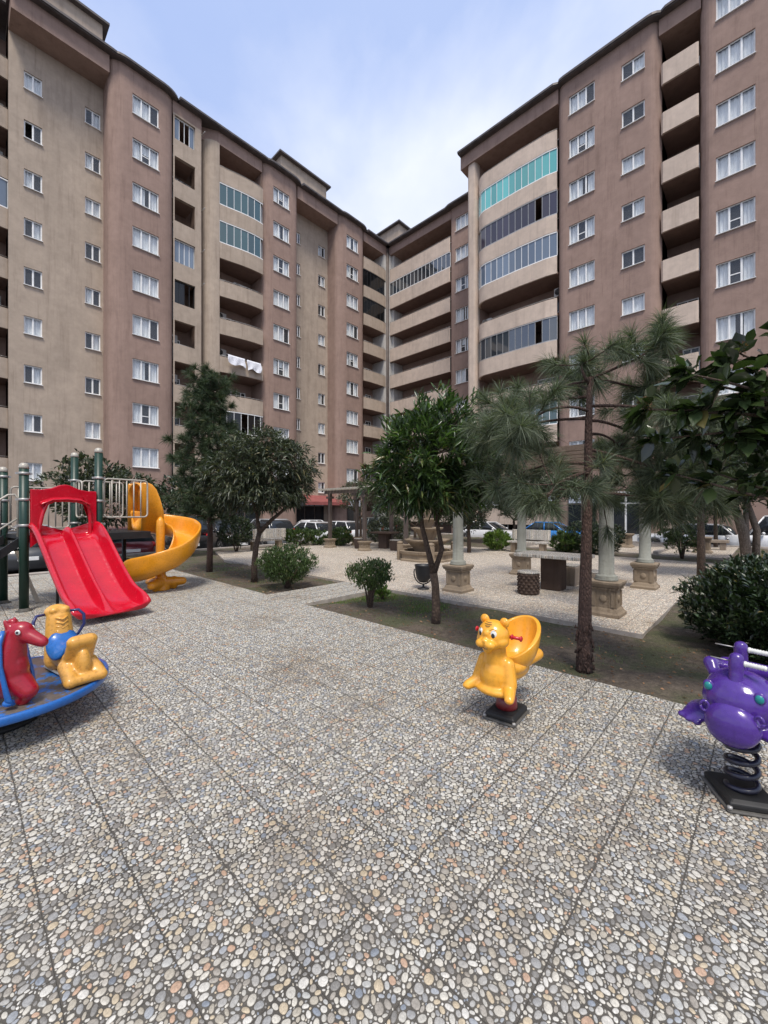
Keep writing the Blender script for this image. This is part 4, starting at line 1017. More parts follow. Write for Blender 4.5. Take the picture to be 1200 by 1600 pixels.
# near pine with arching limbs
def near_pine():
    base = P(2.10, 4.22, -.05); t = thing('pine_tree', 'tall thin pine with reddish scaly trunk and arching limbs right behind the yellow rider', 'tree', base)
    # local axes: r = picture right, f = away
    r_ = Vector((SN, -CS, 0)); f_ = Vector((CS, SN, 0))
    def q(a, b, z): return r_*a+f_*b+Vector((0, 0, z))
    trunk = [q(-.02, 0, -.1), q(-.02, 0, .25), q(-.01, .0, .8), q(.005, 0, 1.4), q(.02, 0, 2.0), q(.03, .01, 2.55), q(.045, .0, 3.05)]
    paths = [(trunk, [.090, .074, .063, .053, .044, .037, .031])]
    for k in range(26):    # bark scales at the foot
        a = random.uniform(0, 2*PI); z = random.uniform(-.02, .5); c = q(-.015+.085*math.cos(a), .085*math.sin(a), z)
        paths.append(([c, c+Vector((0, 0, random.uniform(.03, .07)))], [.016, .006]))
    limbs = [ # start z, points (right, away, z)
        (3.02, [(-.30, .1, 2.98), (-.70, .2, 2.76), (-.92, .25, 2.55)], 8), (3.03, [(.22, -.05, 3.10), (.50, -.1, 3.22), (.85, .05, 3.45)], 8),
        (3.04, [(.35, .2, 3.08), (.8, .35, 3.04), (1.15, .4, 2.88)], 7), (2.98, [(-.12, -.1, 3.1), (-.02, .05, 3.2), (.10, .1, 3.28)], 2),
        (2.70, [(-.30, -.1, 2.78), (-.60, -.2, 2.60), (-.86, -.25, 2.35)], 7), (2.60, [(.28, .05, 2.62), (.62, .1, 2.44), (.95, .15, 2.15)], 7),
        (2.62, [(-.2, .3, 2.7), (-.5, .6, 2.66), (-.8, .8, 2.55)], 6), (2.45, [(.3, .3, 2.55), (.62, .6, 2.5), (.9, .8, 2.35)], 6),
        (2.22, [(.25, .0, 2.24), (.55, .05, 2.10), (.86, .0, 1.82)], 7), (2.15, [(-.22, .15, 2.2), (-.5, .3, 2.12), (-.82, .35, 1.92)], 7),
        (2.05, [(-.2, -.2, 2.05), (-.42, -.3, 1.92), (-.6, -.35, 1.72)], 5), (2.0, [(.2, .3, 2.0), (.42, .55, 1.92), (.6, .8, 1.8)], 5),
        (1.85, [(.25, -.15, 1.85), (.5, -.2, 1.78), (.72, -.2, 1.62)], 5), (2.9, [(.15, .3, 3.05), (.2, .6, 3.15), (.3, .85, 3.3)], 6), (2.85, [(-.25, .3, 2.9), (-.5, .5, 2.9), (-.65, .7, 2.85)], 4),
        (2.3, [(.4, -.1, 2.2), (.75, -.25, 2.0), (1.1, -.3, 1.8)], 7), (2.75, [(.4, -.2, 2.72), (.7, -.35, 2.6), (1.0, -.4, 2.5)], 6)]
    tufts = []
    for z0, pts, nt_ in limbs:
        s = q(.03, 0, z0); P_ = [q(*p_) for p_ in pts]
        c = bez(s, P_[0], P_[1], 5)[:-1]+bez(P_[1], P_[1].lerp(P_[2], .5)+Vector((0, 0, .03)), P_[2], 4)
        paths.append((c, list(np.linspace(.017, .006, len(c)))))
        for k in range(nt_+7):
            i = random.randint(len(c)//2, len(c)-1); b = c[i]
            e = b+Vector((random.gauss(0, .17), random.gauss(0, .17), random.gauss(.02, .15))) if k else c[-1]+(c[-1]-c[-2])*.4
            m = b.lerp(e, .5)+Vector((0, 0, -.03)); tw = bez(b, m, e, 3)
            if (e-b).length > .04: paths.append((tw, [.007, .006, .005, .004])); dr = (e-b).normalized()
            else: dr = Vector((0, 0, 1))
            tufts.append((e, dr+Vector((0, 0, .12))))
            if random.random() < .5: tufts.append((b.lerp(e, .55), dr+Vector((0, 0, .25))))
    tube_mesh(paths, 8).build('trunk', M['bark_pine'], t)
    mesh_part('crown', tuft_mesh('crown', tufts, 160, .235, .0034), M['needle'], t)
near_pine()
def far_pine(base, h, label, r0=.085, lean=0.0, z0=.28, spread=.95, n=95, nn=60, seed=1):
    random.seed(seed)
    t = thing('pine_tree', label, 'tree', base)
    tr = [Vector((lean*z*.1+.03*math.sin(z*1.3), .02*math.sin(z), z)) for z in np.linspace(-.1, h*.97, 9)]
    paths = [(tr, list(np.linspace(r0, r0*.18, 9)))]; tufts = []
    for k in range(n):
        u = z0+(1-z0)*(k/n); z = h*u; a = k*2.4+random.uniform(-.4, .4); L = spread*(1.12-u)**.55*random.uniform(.35, 1.1)*(.5+.5*min(1, (u-z0)*5+.45))
        s = Vector((lean*z*.1+.03*math.sin(z*1.3), .02*math.sin(z), z)); e = s+Vector((math.cos(a)*L, math.sin(a)*L, L*random.uniform(-.05, .42)))
        m = s.lerp(e, .6)+Vector((0, 0, -.08*L)); c = bez(s, m, e, 4); paths.append((c, [.014, .012, .009, .007, .005]))
        tufts.append((e, (e-m)+Vector((0, 0, .1))))
        for j in range(3): b = c[random.randint(1, 3)]; tufts.append((b+Vector((random.gauss(0, .1), random.gauss(0, .1), random.gauss(.05, .08))), (e-s)+Vector((0, 0, .25))))
    tufts.append((tr[-1]+Vector((0, 0, .1)), Vector((0, 0, 1))))
    tube_mesh(paths, 7).build('trunk', M['bark_pine'], t)
    mesh_part('crown', tuft_mesh('crown', tufts, nn, .24, .008), M['needle2'], t)
far_pine(P(-4.75, 11.05, -.06), 5.35, 'bushy pine with a thin dark trunk right of the yellow spiral slide', .09, .0, .27, 1.45, 150, 80)
random.seed(11)
r_ = Vector((SN, -CS, 0)); f_ = Vector((CS, SN, 0))
def RF(a, b, z, *r): v = r_*a+f_*b; return (v.x, v.y, z, *r)
# oleander-like tree in the middle of the near bed
b0 = P(.76, 6.0, -.05)
tree('oleander_tree', 'dense long-leaved tree with a forked reddish trunk beside the black litter urn', 'tree', b0,
     [RF(0, 0, -.1, .075), RF(.01, 0, .2, .065), RF(.0, 0, .55, .056), RF(-.03, 0, .75, .06)],
     [(RF(-.05, 0, 2.42), (.80, .78, .72)), (RF(.35, .1, 2.35), (.62, .6, .60)), (RF(-.45, -.1, 2.15), (.45, .5, .55)), (RF(.0, 0, 1.95), (.75, .7, .3)), (RF(.1, 0, 2.95), (.55, .5, .32)), (RF(-.35, 0, 3.1), (.16, .16, .3)), (RF(.12, 0, 3.25), (.14, .14, .28)), (RF(.5, 0, 3.15), (.15, .15, .3)), (RF(.95, 0, 2.2), (.2, .2, .3)), (RF(-.92, 0, 2.0), (.2, .2, .3))],
     470, 26, .17, .16, M['leaf_centre'], M['bark'], fork=[[RF(-.03, 0, .75, .05), RF(-.1, 0, 1.05, .04), RF(-.2, .02, 1.45, .034), RF(-.22, .05, 1.85, .028), RF(-.25, .1, 2.3, .018)],
     [RF(-.02, 0, .75, .045), RF(.1, .02, 1.1, .036), RF(.03, .06, 1.5, .03), RF(.12, .1, 1.75, .028), RF(.32, .1, 2.1, .018)], [RF(.03, .06, 1.5, .026), RF(-.04, .1, 1.9, .02), RF(-.03, .0, 2.5, .014)]],
     upb=.45, nbr=46, br=.018, droop=.22)
b0 = P(-3.1, 9.7, -.05)
tree('oleander_tree', 'leaning tree with a grey green drooping crown behind the round clipped shrub', 'tree', b0,
     [RF(0, 0, -.1, .085), RF(.0, 0, .35, .075), RF(.04, 0, .8, .066), RF(.12, 0, 1.15, .06)],
     [(RF(.15, 0, 2.75), (1.0, 1.0, .85)), (RF(.75, .2, 2.65), (.75, .7, .75)), (RF(-.45, 0, 2.45), (.75, .8, .75)), (RF(.2, 0, 2.1), (1.05, .95, .4)), (RF(.2, .1, 3.3), (.7, .7, .4))],
     820, 24, .15, .18, M['leaf_olive'], M['bark'], fork=[[RF(.12, 0, 1.15, .055), RF(.4, .0, 1.45, .045), RF(.75, .05, 1.75, .035), RF(.95, .1, 2.3, .02)], [RF(.12, 0, 1.15, .05), RF(.05, .05, 1.6, .04), RF(-.15, .1, 2.1, .028), RF(-.3, .1, 2.6, .018)]],
     upb=.05, nbr=40, br=.02, droop=.4, center=(0, 0, 2.2))
def bush(name, label, loc, blobs, n, per, leaf, wid, lm, stems=7, group=None, spread=.07, upb=.3, cat='shrub', bm=None, rows=2, h0=.1, droop=.1, whorl=True):
    fork = []
    for k in range(stems):
        a = random.uniform(0, 2*PI); c = blobs[k % len(blobs)]; rr = c[1][0]*.5
        fork.append([(0.02*math.cos(a), .02*math.sin(a), -.05, .022), (rr*.4*math.cos(a), rr*.4*math.sin(a), c[0][2]*.5, .015), (c[0][0]*.6+rr*math.cos(a), c[0][1]*.6+rr*math.sin(a), c[0][2], .008)])
    return tree(name, label, cat, loc, [(0, 0, -.08, .03), (0, 0, h0, .025)], blobs, n, per, leaf, wid, lm, bm or M['bark'], group, fork, spread, upb, whorl, droop, 14, .010, .2, rows, center=(0, 0, 0))
bush('clipped_shrub', 'round clipped dark green shrub in the left soil bed', P(-2.08, 8.75, -.05), [((0, 0, .58), (.62, .62, .34)), ((0, 0, .42), (.5, .5, .3))], 620, 16, .055, .42, M['leaf_mid'], 12, upb=.8)
bush('small_shrub', 'small open shrub on a thin stem at the corner of the near grassy bed', P(-.24, 6.95, -.04), [((0, 0, .60), (.40, .40, .21)), ((0, 0, .48), (.3, .3, .2))], 300, 14, .055, .36, M['leaf_mid'], 9, upb=.9)
bush('broadleaf_sprig', 'low bright green sprig in the grass beside the small open shrub', P(-.02, 7.75, -.05), [((0, 0, .10), (.12, .12, .08))], 14, 7, .13, .5, M['leaf_bright'], 3, cat='plant')
bush('round_bush', 'big dark leathery bush behind the purple spring rider', P(4.60, 4.8, -.06), [((0, 0, .50), (.95, .95, .52)), (RF(.35, .2, .65), (.8, .8, .45)), (RF(-.2, -.3, .4), (.75, .6, .42)), (RF(.9, .3, .5), (.8, .8, .5))], 2100, 15, .085, .38, M['leaf_dark'], 10, upb=.35)
# hedges and shrubs further off
bush('block_hedge', 'dark block-shaped hedge between the two pale paved terraces', (17.25, 5.0, -.05), [((0, .35, .75), (.55, .75, .55)), ((0, -.4, .72), (.55, .7, .56)), ((0, 0, .35), (.55, .95, .35))], 900, 12, .08, .5, M['leaf_dark'], 6)
bush('twiggy_shrub', 'loose twiggy shrub at the edge of the farther paved terrace', (17.5, 2.2, -.05), [((0, 0, 1.1), (.75, .75, .7)), ((0, 0, .6), (.6, .6, .4))], 330, 12, .09, .45, M['leaf_mid'], 9)
bush('sago_shrub', 'bright leafy low shrub left of the stone bench', P(4.75, 17.0, -.05), [((0, 0, .42), (.5, .5, .4))], 130, 14, .22, .25, M['leaf_bright'], 5, upb=.6)
bush('sago_shrub', 'bright leafy low shrub between the stone bench and the block hedge', P(7.4, 16.6, -.05), [((0, 0, .38), (.6, .6, .38))], 130, 14, .22, .25, M['leaf_mid'], 5, upb=.6)
bush('flower_shrub', 'low green bush left of the dark pergola post', P(-4.1, 19.6, -.05), [((0, 0, .45), (.8, .7, .42)), ((.7, -.5, .4), (.6, .6, .36))], 260, 12, .16, .35, M['leaf_mid'], 6, upb=.6)
bush('flower_shrub', 'low green bush between the two dark pergola posts', P(-2.1, 19.4, -.05), [((0, 0, .45), (.55, .55, .42))], 160, 12, .16, .35, M['leaf_mid'], 5, upb=.6)
bush('round_bush', 'rounded grey green bush behind the stone fountain', P(.2, 19.6, -.05), [((0, 0, .75), (1.15, 1.0, .68))], 560, 12, .10, .4, M['leaf_olive'], 6)
bush('round_bush', 'dark rounded bush on a thin stem in front of the parked cars at the left', P(-6.0, 16.5, -.05), [((0, 0, .85), (.72, .72, .62))], 400, 12, .10, .4, M['leaf_dark'], 6)
for lab, loc, bl, n, lf, lm, tr_ in (
    ('loquat-like tree with big leaves behind the playground rail', P(-10.2, 14.2, -.05), [(RF(0, 0, 2.75), (1.0, .9, .85)), (RF(-1.1, 0, 2.4), (.9, .8, .6)), (RF(1.2, .1, 2.5), (.8, .8, .6)), (RF(0.3, 0, 1.8), (1.3, .9, .6))], 420, .21, 'leaf_olive', 1.9),
    ('dark leafy tree right behind the yellow spiral slide', P(-7.4, 15.2, -.05), [(RF(0, 0, 2.25), (1.25, 1.0, .7)), (RF(.7, 0, 1.9), (.9, .9, .6)), (RF(-1.0, 0, 2.0), (.8, .8, .6))], 420, .17, 'leaf_dark', 1.5),
    ('round dark tree beside the column left of the stone bench', P(3.35, 16.0, -.05), [(RF(0, 0, 2.0), (.95, .95, 1.05)), (RF(.15, 0, 2.8), (.75, .75, .6)), (RF(-.5, 0, 1.6), (.7, .7, .6))], 900, .12, 'leaf_dark', 1.1),
    ('large spreading evergreen in front of the right wing ground floor', P(6.9, 21.5, -.05), [(RF(-.6, 0, 3.6), (1.9, 1.8, 1.2)), (RF(1.6, 0, 3.4), (1.9, 1.6, 1.2)), (RF(-2.3, 0, 3.3), (1.0, 1.2, .9)), (RF(.2, 0, 2.3), (1.5, 1.2, 1.1)), (RF(3.2, -.2, 3.0), (1.2, 1.2, .8))], 1900, .19, 'leaf_dark', 1.2),
    ('leafy tree behind the slatted pergola', P(-1.3, 22.5, -.05), [(RF(0, 0, 2.5), (1.5, 1.2, .9)), (RF(1.6, 0, 2.3), (1.2, 1.2, .9))], 420, .15, 'leaf_olive', 1.3),
    ('dense dark tree behind the fountain top', P(1.6, 21.0, -.05), [(RF(0, 0, 2.3), (1.5, 1.3, 1.2)), (RF(1.5, 0, 2.5), (1.2, 1.2, 1.1)), (RF(-1.2, 0, 1.8), (.9, 1., .9))], 620, .15, 'leaf_dark', .9),
    ('thin tree with a straight dark trunk beyond the right edge of the terrace', P(7.62, 9.75, -.05), [(RF(0, 0, 3.0), (1.0, 1.0, .9)), (RF(.8, 0, 2.7), (.9, .9, .7)), (RF(-.5, 0, 2.5), (.6, .6, .4))], 1000, .11, 'leaf_dark', 2.3),
    ('broad dark tree with pale leaning stems at the right edge of the picture', P(10.9, 12.2, -.05), [(RF(-.3, 0, 3.9), (1.7, 1.5, 1.1)), (RF(-1.7, 0, 3.1), (1.1, 1.1, 1.0)), (RF(1.4, 0, 3.4), (1.5, 1.2, 1.2)), (RF(-.4, 0, 2.6), (1.5, 1.3, .7)), (RF(-1.0, 0, 2.0), (.9, .9, .5))], 3600, .12, 'leaf_dark', 1.9),
    ('glossy tree over the white van far right', P(15.2, 18.6, -.05), [(RF(0, 0, 3.2), (2.1, 1.5, 1.5)), (RF(-2.1, 0, 2.8), (1.5, 1.2, 1.2))], 900, .17, 'leaf_dark', 1.7)):
    g = lab.startswith('broad dark')
    tree('leafy_tree', lab, 'tree', loc, [(0, 0, -.55, .10), (.02, .01, tr_*.5, .075), (.0, .03, tr_, .06)], bl, n, 13, lf, .34, M[lm], M['bark_grey'] if g else M['bark'], nbr=36, br=.03, droop=.2, spread=.14, rows=2,
         fork=[[(0, 0, tr_, .05), (.2, -.1, tr_*1.3, .03)], [(0, 0, tr_, .05), (-.2, .2, tr_*1.25, .03)]] + ([[RF(.05, 0, -.1, .14), RF(-.1, 0, 1.0, .13), RF(-.45, 0, 2.1, .09), RF(-.6, 0, 3.0, .05)], [RF(.35, .1, -.1, .10), RF(.3, 0, 1.1, .09), RF(-.05, 0, 2.1, .07), RF(-.1, 0, 3.0, .04)]] if g else []), center=(0, 0, tr_))
# near tree with big leathery leaves reaching in from the right
def near_leafy():
    base = P(3.58, 2.9, -.05); t = thing('leathery_leaf_tree', 'tree with large shiny leaves and dry brown flower heads at the right edge', 'tree', base)
    def q(a, b, z): return Vector(RF(a, b, z)[:3])
    paths = [([q(0, 0, -.1), q(.02, 0, .8), q(-.02, 0, 1.6), q(-.1, 0, 2.2)], [.07, .06, .05, .04])]
    B = []; D = []; L = []; FB = []; FD = []
    tips = [(-1.62, .15, 2.42), (-1.45, -.05, 2.62), (-1.30, .2, 2.66), (-1.12, 0, 2.72), (-.95, .1, 2.82), (-.75, -.05, 2.92), (-.55, 0, 3.0), (-1.5, .2, 2.2), (-1.25, .1, 2.38), (-1.0, 0, 2.45),
            (-.8, .1, 2.55), (-.6, .0, 2.68), (-.4, .1, 2.8), (-1.1, .25, 2.15), (-.85, .15, 2.2), (-.62, .1, 2.32), (-.4, .0, 2.45), (-.7, .2, 1.98), (-.45, .15, 2.1), (-.5, .25, 1.8), (-.25, .1, 2.6), (-.2, 0, 2.3), (-.1, .1, 2.0), (-.1, 0, 2.9), (.2, 0, 2.6),
            (-.3, .3, 1.65), (.1, .1, 1.7), (-.95, .3, 1.95), (-1.3, .3, 1.95), (-.72, -.1, 2.72)]
    for i, tp in enumerate(tips):
        e = q(*tp); s = q(-.1, 0, 2.2) if tp[2] > 2.1 else q(-.02, 0, 1.5)
        c = bez(s, s.lerp(e, .5)+Vector((0, 0, .1 if tp[2] > 2.1 else .02)), e, 5); paths.append((c, [.022, .018, .014, .011, .008, .006]))
        dr = np.array((e-s).normalized())
        for j in range(3):
            cpt = np.array(c[5-j]); k = 17 if j == 0 else 11
            dd = rdir(k)*.9+dr*.5+np.array([0, 0, .15]); B.append(cpt+rng.normal(size=(k, 3))*.02); D.append(dd); L.append(.165*rng.uniform(.7, 1.15, k))
        if i in (0, 2, 4, 6, 10, 20, 29):
            k = 150; dd = rdir(k, .5); FB.append(np.array(e)+np.array([0, 0, .03])+dd*rng.uniform(.01, .055, k)[:, None]); FD.append(dd)
    tube_mesh(paths, 7).build('trunk', M['bark'], t)
    mesh_part('crown', leaf_mesh('crown', np.concatenate(B), np.concatenate(D), np.concatenate(L), .5, .12, .18), M['leaf_big'], t)
    FB = np.concatenate(FB); mesh_part('flower_heads', leaf_mesh('flower_heads', FB, np.concatenate(FD), np.full(len(FB), .016), .8, .1, 0, 2), M['flower'], t)
M['leaf_big'] = leafmat('leathery_leaf', (.014, .022, .010), (.034, .054, .018), .20, .18, .8)
near_leafy()

# ------------------------------------------------------------------ playground set
PG = thing('playground_set', 'playground frame with dark green posts, red double slide and yellow spiral slide', 'playground', (.76, 8.72, 0), math.radians(10))
def post(x, y, h):
    mb = MB(); mb.lathe([(.063, 0), (.063, h)], 16, (x, y, 0)); o = mb.build('post', M['green'], PG)
    c = MB(); c.lathe([(.066, h-.02), (.066, h+.01), (.058, h+.045), (.035, h+.068), (.006, h+.075)], 16, (x, y, 0)); c.build('cap', M['railp'], o)
    c = MB(); c.lathe([(.11, .0), (.11, .012), (.075, .02), (.07, .05)], 16, (x, y, 0)); c.build('base_plate', M['plate'], o)
    for z in (1.36, 1.78, 2.2):
        r = MB(); r.lathe([(.064, z), (.074, z+.004), (.074, z+.04), (.064, z+.044)], 16, (x, y, 0)); r.box(x-.105, x+.105, y-.012, y+.012, z+.005, z+.038); r.build('clamp', M['steel'], o)
for a, b_, h in ((0, 0, 2.32), (0, 1.06, 2.32), (1.06, 1.06, 2.70), (1.06, 0, 2.70)): post(a, b_, h)
for a, b_ in ((1.90, .93),):
    mb = MB(); mb.lathe([(.04, 0), (.04, 1.15)], 12, (a, b_, 0)); mb.build('deck_leg', M['deck'], PG)
mb = MB(); mb.rbox(.02, 1.0, .0, 1.06, 1.15, 1.22, .01); mb.box(.0, 1.06, -.02, .0, 1.10, 1.2); mb.box(0, 1.06, 1.06, 1.08, 1.1, 1.2); mb.build('deck', M['deck'], PG)
mb = MB(); mb.rbox(1.004, 1.97, .0, .95, 1.15, 1.215, .01); mb.box(1.06, 1.97, -.025, -.001, 1.08, 1.21); mb.box(1.1, 1.9, .3, .34, 1.06, 1.148); mb.build('deck', M['deck'], PG)
def barrier(p0, p1, z0, z1, n, name='railing'):
    p0, p1 = Vector((*p0, 0)), Vector((*p1, 0)); mb = MB(); rr = .06
    d = (p1-p0).normalized()
    path = [p0+Vector((0, 0, z0+rr)), p0+Vector((0, 0, z1-rr)), p0+d*rr*.3+Vector((0, 0, z1-rr*.3)), p0+d*rr+Vector((0, 0, z1)), p1-d*rr+Vector((0, 0, z1)), p1-d*rr*.3+Vector((0, 0, z1-rr*.3)), p1+Vector((0, 0, z1-rr)), p1+Vector((0, 0, z0+rr)),
            p1-d*rr*.3+Vector((0, 0, z0+rr*.3)), p1-d*rr+Vector((0, 0, z0)), p0+d*rr+Vector((0, 0, z0)), p0+d*rr*.3+Vector((0, 0, z0+rr*.3)), p0+Vector((0, 0, z0+rr))]
    mb.tube(path, .016, 8)
    for i in range(1, n): q = p0.lerp(p1, i/n); mb.tube([q+Vector((0, 0, z0)), q+Vector((0, 0, z1))], .012, 8)
    return mb.build(name, M['railp'], PG)
barrier((1.15, 0), (1.92, 0), 1.5, 2.22, 6); barrier((1.15, .98), (1.9, .98), 1.5, 2.22, 6)
barrier((.1, 1.06), (.97, 1.06), 1.3, 2.05, 8); barrier((1.06, .72), (1.06, .98), 1.5, 2.2, 2)
# hood over the double slide
def hood():
    mb = MB(); out = []; inn_ = []
    W = .93; x0 = .065
    top = [(0, 1.97), (.16, 1.97), (.30, 2.0), (.42, 2.055), (.5, 2.07), (.58, 2.055), (.70, 2.0), (.84, 1.97), (1, 1.97)]
    outer = [(0, 1.02), (0, 1.3), (0, 1.6)]+top+[(1, 1.6), (1, 1.3), (1, 1.02)]
    inner = [(.10, 1.1), (.11, 1.3), (.16, 1.55), (.22, 1.72), (.32, 1.775), (.5, 1.785), (.68, 1.775), (.80, 1.74), (.86, 1.68), (.885, 1.56), (.89, 1.4), (.89, 1.3), (.89, 1.2), (.89, 1.15), (.89, 1.1)]
    n = len(outer); vs = []
    for y in (-.075, -.025):
        for a, z in outer: vs.append((x0+a*W, y, z))
        for a, z in inner: vs.append((x0+a*W, y, z))
    fs = []
    for i in range(n-1):
        fs.append((i, i+1, n+i+1, n+i)); fs.append((2*n+i+1, 2*n+i, 3*n+i, 3*n+i+1))
        fs.append((i+1, i, 2*n+i, 2*n+i+1)); fs.append((n+i, n+i+1, 3*n+i+1, 3*n+i))
    for i in (0, n-1): fs.append((i, n+i, 3*n+i, 2*n+i))
    mb.add(vs, fs, False)
    # moulded lip round the opening
    mb.tube([(x0+a*W, -.085, z+.015) for a, z in inner], [.03]*n, 8)
    mb.loft([[(x0+a*W, -.075, z) , (x0+a*W, -.17, z-.035), (x0+a*W, -.165, z-.06), (x0+a*W, -.075, z-.045)] for a, z in ((.12, 1.77), (.28, 1.845), (.5, 1.86), (.72, 1.845), (.87, 1.77))], smooth=True)
    return mb.build('slide_hood', M['red'], PG, mods=mod_bevel(.012, 2))
hood()
def double_slide():
    prof = [(-.50, .17), (-.485, .235), (-.455, .25), (-.425, .22), (-.385, .06), (-.35, .008), (-.1, .0), (-.065, .03), (-.035, .16), (0, .20), (.035, .16), (.065, .03), (.1, .0), (.35, .008), (.385, .06), (.425, .22), (.455, .25), (.485, .235), (.50, .17),
            (.47, .12), (.43, .0), (.36, -.035), (.0, -.04), (-.36, -.035), (-.43, .0), (-.47, .12)]
    path = [(.02, 1.20, 1), (-.10, 1.195, 1), (-.20, 1.16, 1), (-.34, 1.05, 1), (-.62, .80, 1), (-.92, .535, 1), (-1.20, .31, 1), (-1.38, .20, 1), (-1.55, .145, 1.0), (-1.72, .125, .9), (-1.84, .12, .6), (-1.90, .105, .3)]
    mb = MB(); rings = []
    for i, (y, z, hs) in enumerate(path):
        a, b = path[max(0, i-1)], path[min(len(path)-1, i+1)]; t = Vector((0, b[0]-a[0], b[1]-a[1])).normalized(); nn = Vector((0, -t.z, t.y)); nn = nn if nn.z > 0 else -nn
        wv = 1.0+(.02 if i < 7 else .02+.045*(i-6)/4)
        mid = .35 if i < 1 else (1 if i < 8 else max(.0, 1-(i-7)*.36))
        rings.append([Vector((.53+x*wv, y, z))+nn*(h*hs*(mid if abs(x) < .07 and h > .02 else 1)) for x, h in prof])
    mb.loft(rings, True, True, True)
    o = mb.build('double_slide', M['red'], PG, mods=mod_sub(2))
    b = MB(); b.box(.45, .61, -1.5, -1.2, .0, .1); b.tube([(.25, -.6, .02), (.25, -.6, .76)], .02, 8); b.tube([(.8, -.6, .02), (.8, -.6, .76)], .02, 8); b.build('slide_support', M['deck'], PG)
double_slide()
def spiral():
    C = Vector((2.22, .08, 0)); R = .50; w_ = .27
    prof = [(-w_, .34), (-w_+.02, .37), (-w_+.045, .34), (-.205, .10), (-.14, .03), (0, 0), (.14, .03), (.205, .10), (w_-.045, .36), (w_-.02, .40), (w_+.012, .395), (w_+.015, .34), (.25, .06), (.16, -.025), (0, -.05), (-.16, -.025), (-.245, .06)]
    rings = []; n = 32
    def ring_at(c, er, z, k_in, end):
        return [c+er*x+Vector((0, 0, z+(h*(k_in if x < 0 and h > .06 else 1) if h > 0 else h)*end+(.03*end if x > .2 and h > .2 else 0))) for x, h in prof]
    for i in range(3): rings.append(ring_at(Vector((1.95+.09*i, .58, 0)), Vector((0, 1, 0)), 1.215-.01*i, .9, 1))
    for i in range(n+1):
        u = i/n; ang = math.radians(90-285*u)
        z = float(np.interp(u, [0, .3, .45, .63, .8, .93, 1], [1.19, 1.03, .86, .52, .34, .25, .23]))
        er = Vector((math.cos(ang), math.sin(ang), 0)); rings.append(ring_at(C+er*R, er, z, .75, 1.0 if u < .9 else 1-(u-.9)*6))
    mb = MB(); mb.loft(rings, True, True, True); o = mb.build('spiral_slide', M['orange'], PG, mods=mod_sub(1))
    # entrance shell (tall rounded hood on the far and near sides)
    def wallshell(pts, tops, zb, th=.035):
        m = MB(); rg = []
        for (x, y), zt in zip(pts, tops):
            rg.append([Vector((x, y, zb)), Vector((x, y, zt-.03)), Vector((x, y, zt)), Vector((x+.02, y+th, zt)), Vector((x+.01, y+th, zt-.03)), Vector((x, y+th, zb))])
        m.loft(rg, True, True, True); return m
    pts = [(1.95, .27), (2.04, .25), (2.12, .21), (2.18, .16), (2.23, .11), (2.28, .06)]
    wallshell(pts, [2.2, 2.21, 2.17, 2.07, 1.88, 1.60], 1.2).build('entrance_hood', M['orange'], o)
    wallshell([(1.95, .86), (2.05, .87), (2.16, .87), (2.26, .86), (2.38, .84)], [2.2, 2.21, 2.17, 2.06, 1.86], 1.2).build('entrance_hood', M['orange'], o)
    a = MB(); ar = []
    for k in range(13):
        t = PI*k/12; y = .57+.30*math.cos(t); z = 1.95+.27*math.sin(t)
        ar.append([(1.95, y, z), (2.14, y, z-.01), (2.15, y, z-.04), (1.95, y, z-.035)])
    ar = [[(1.95, .88, 1.25), (2.14, .88, 1.25), (2.15, .85, 1.25), (1.95, .85, 1.25)]]+ar+[[(1.95, .27, 1.25), (2.14, .27, 1.25), (2.15, .30, 1.25), (1.95, .30, 1.25)]]
    a.loft(ar, True, True, True); a.build('entrance_arch', M['orange'], o)
    c = MB(); c.lathe([(.10, .3), (.085, .7), (.085, 1.0), (.085, 1.30), (.075, 1.42), (.02, 1.50)], 18, C); c.build('centre_column', M['orange'], o)
    # moulded foot with lobes
    f = MB(); f.lathe([(.17, 0), (.15, .08), (.11, .2), (.09, .34)], 18, C+Vector((-.05, -.12, 0)))
    for ang, L in ((-20, .40), (100, .34), (215, .36)):
        e = Vector((math.cos(math.radians(ang)), math.sin(math.radians(ang)), 0)); b0 = C+Vector((-.05, -.12, 0))
        f.capsule(b0+Vector((0, 0, .16)), b0+e*L+Vector((0, 0, .15)), .12, .085)
        f.capsule(b0+e*L*.6+Vector((0, 0, .05)), b0+e*L*.6+Vector((0, 0, .2)), .06, .07)
    f.build('moulded_foot', M['orange'], o, mods=mod_remesh(.02, 5))
spiral()
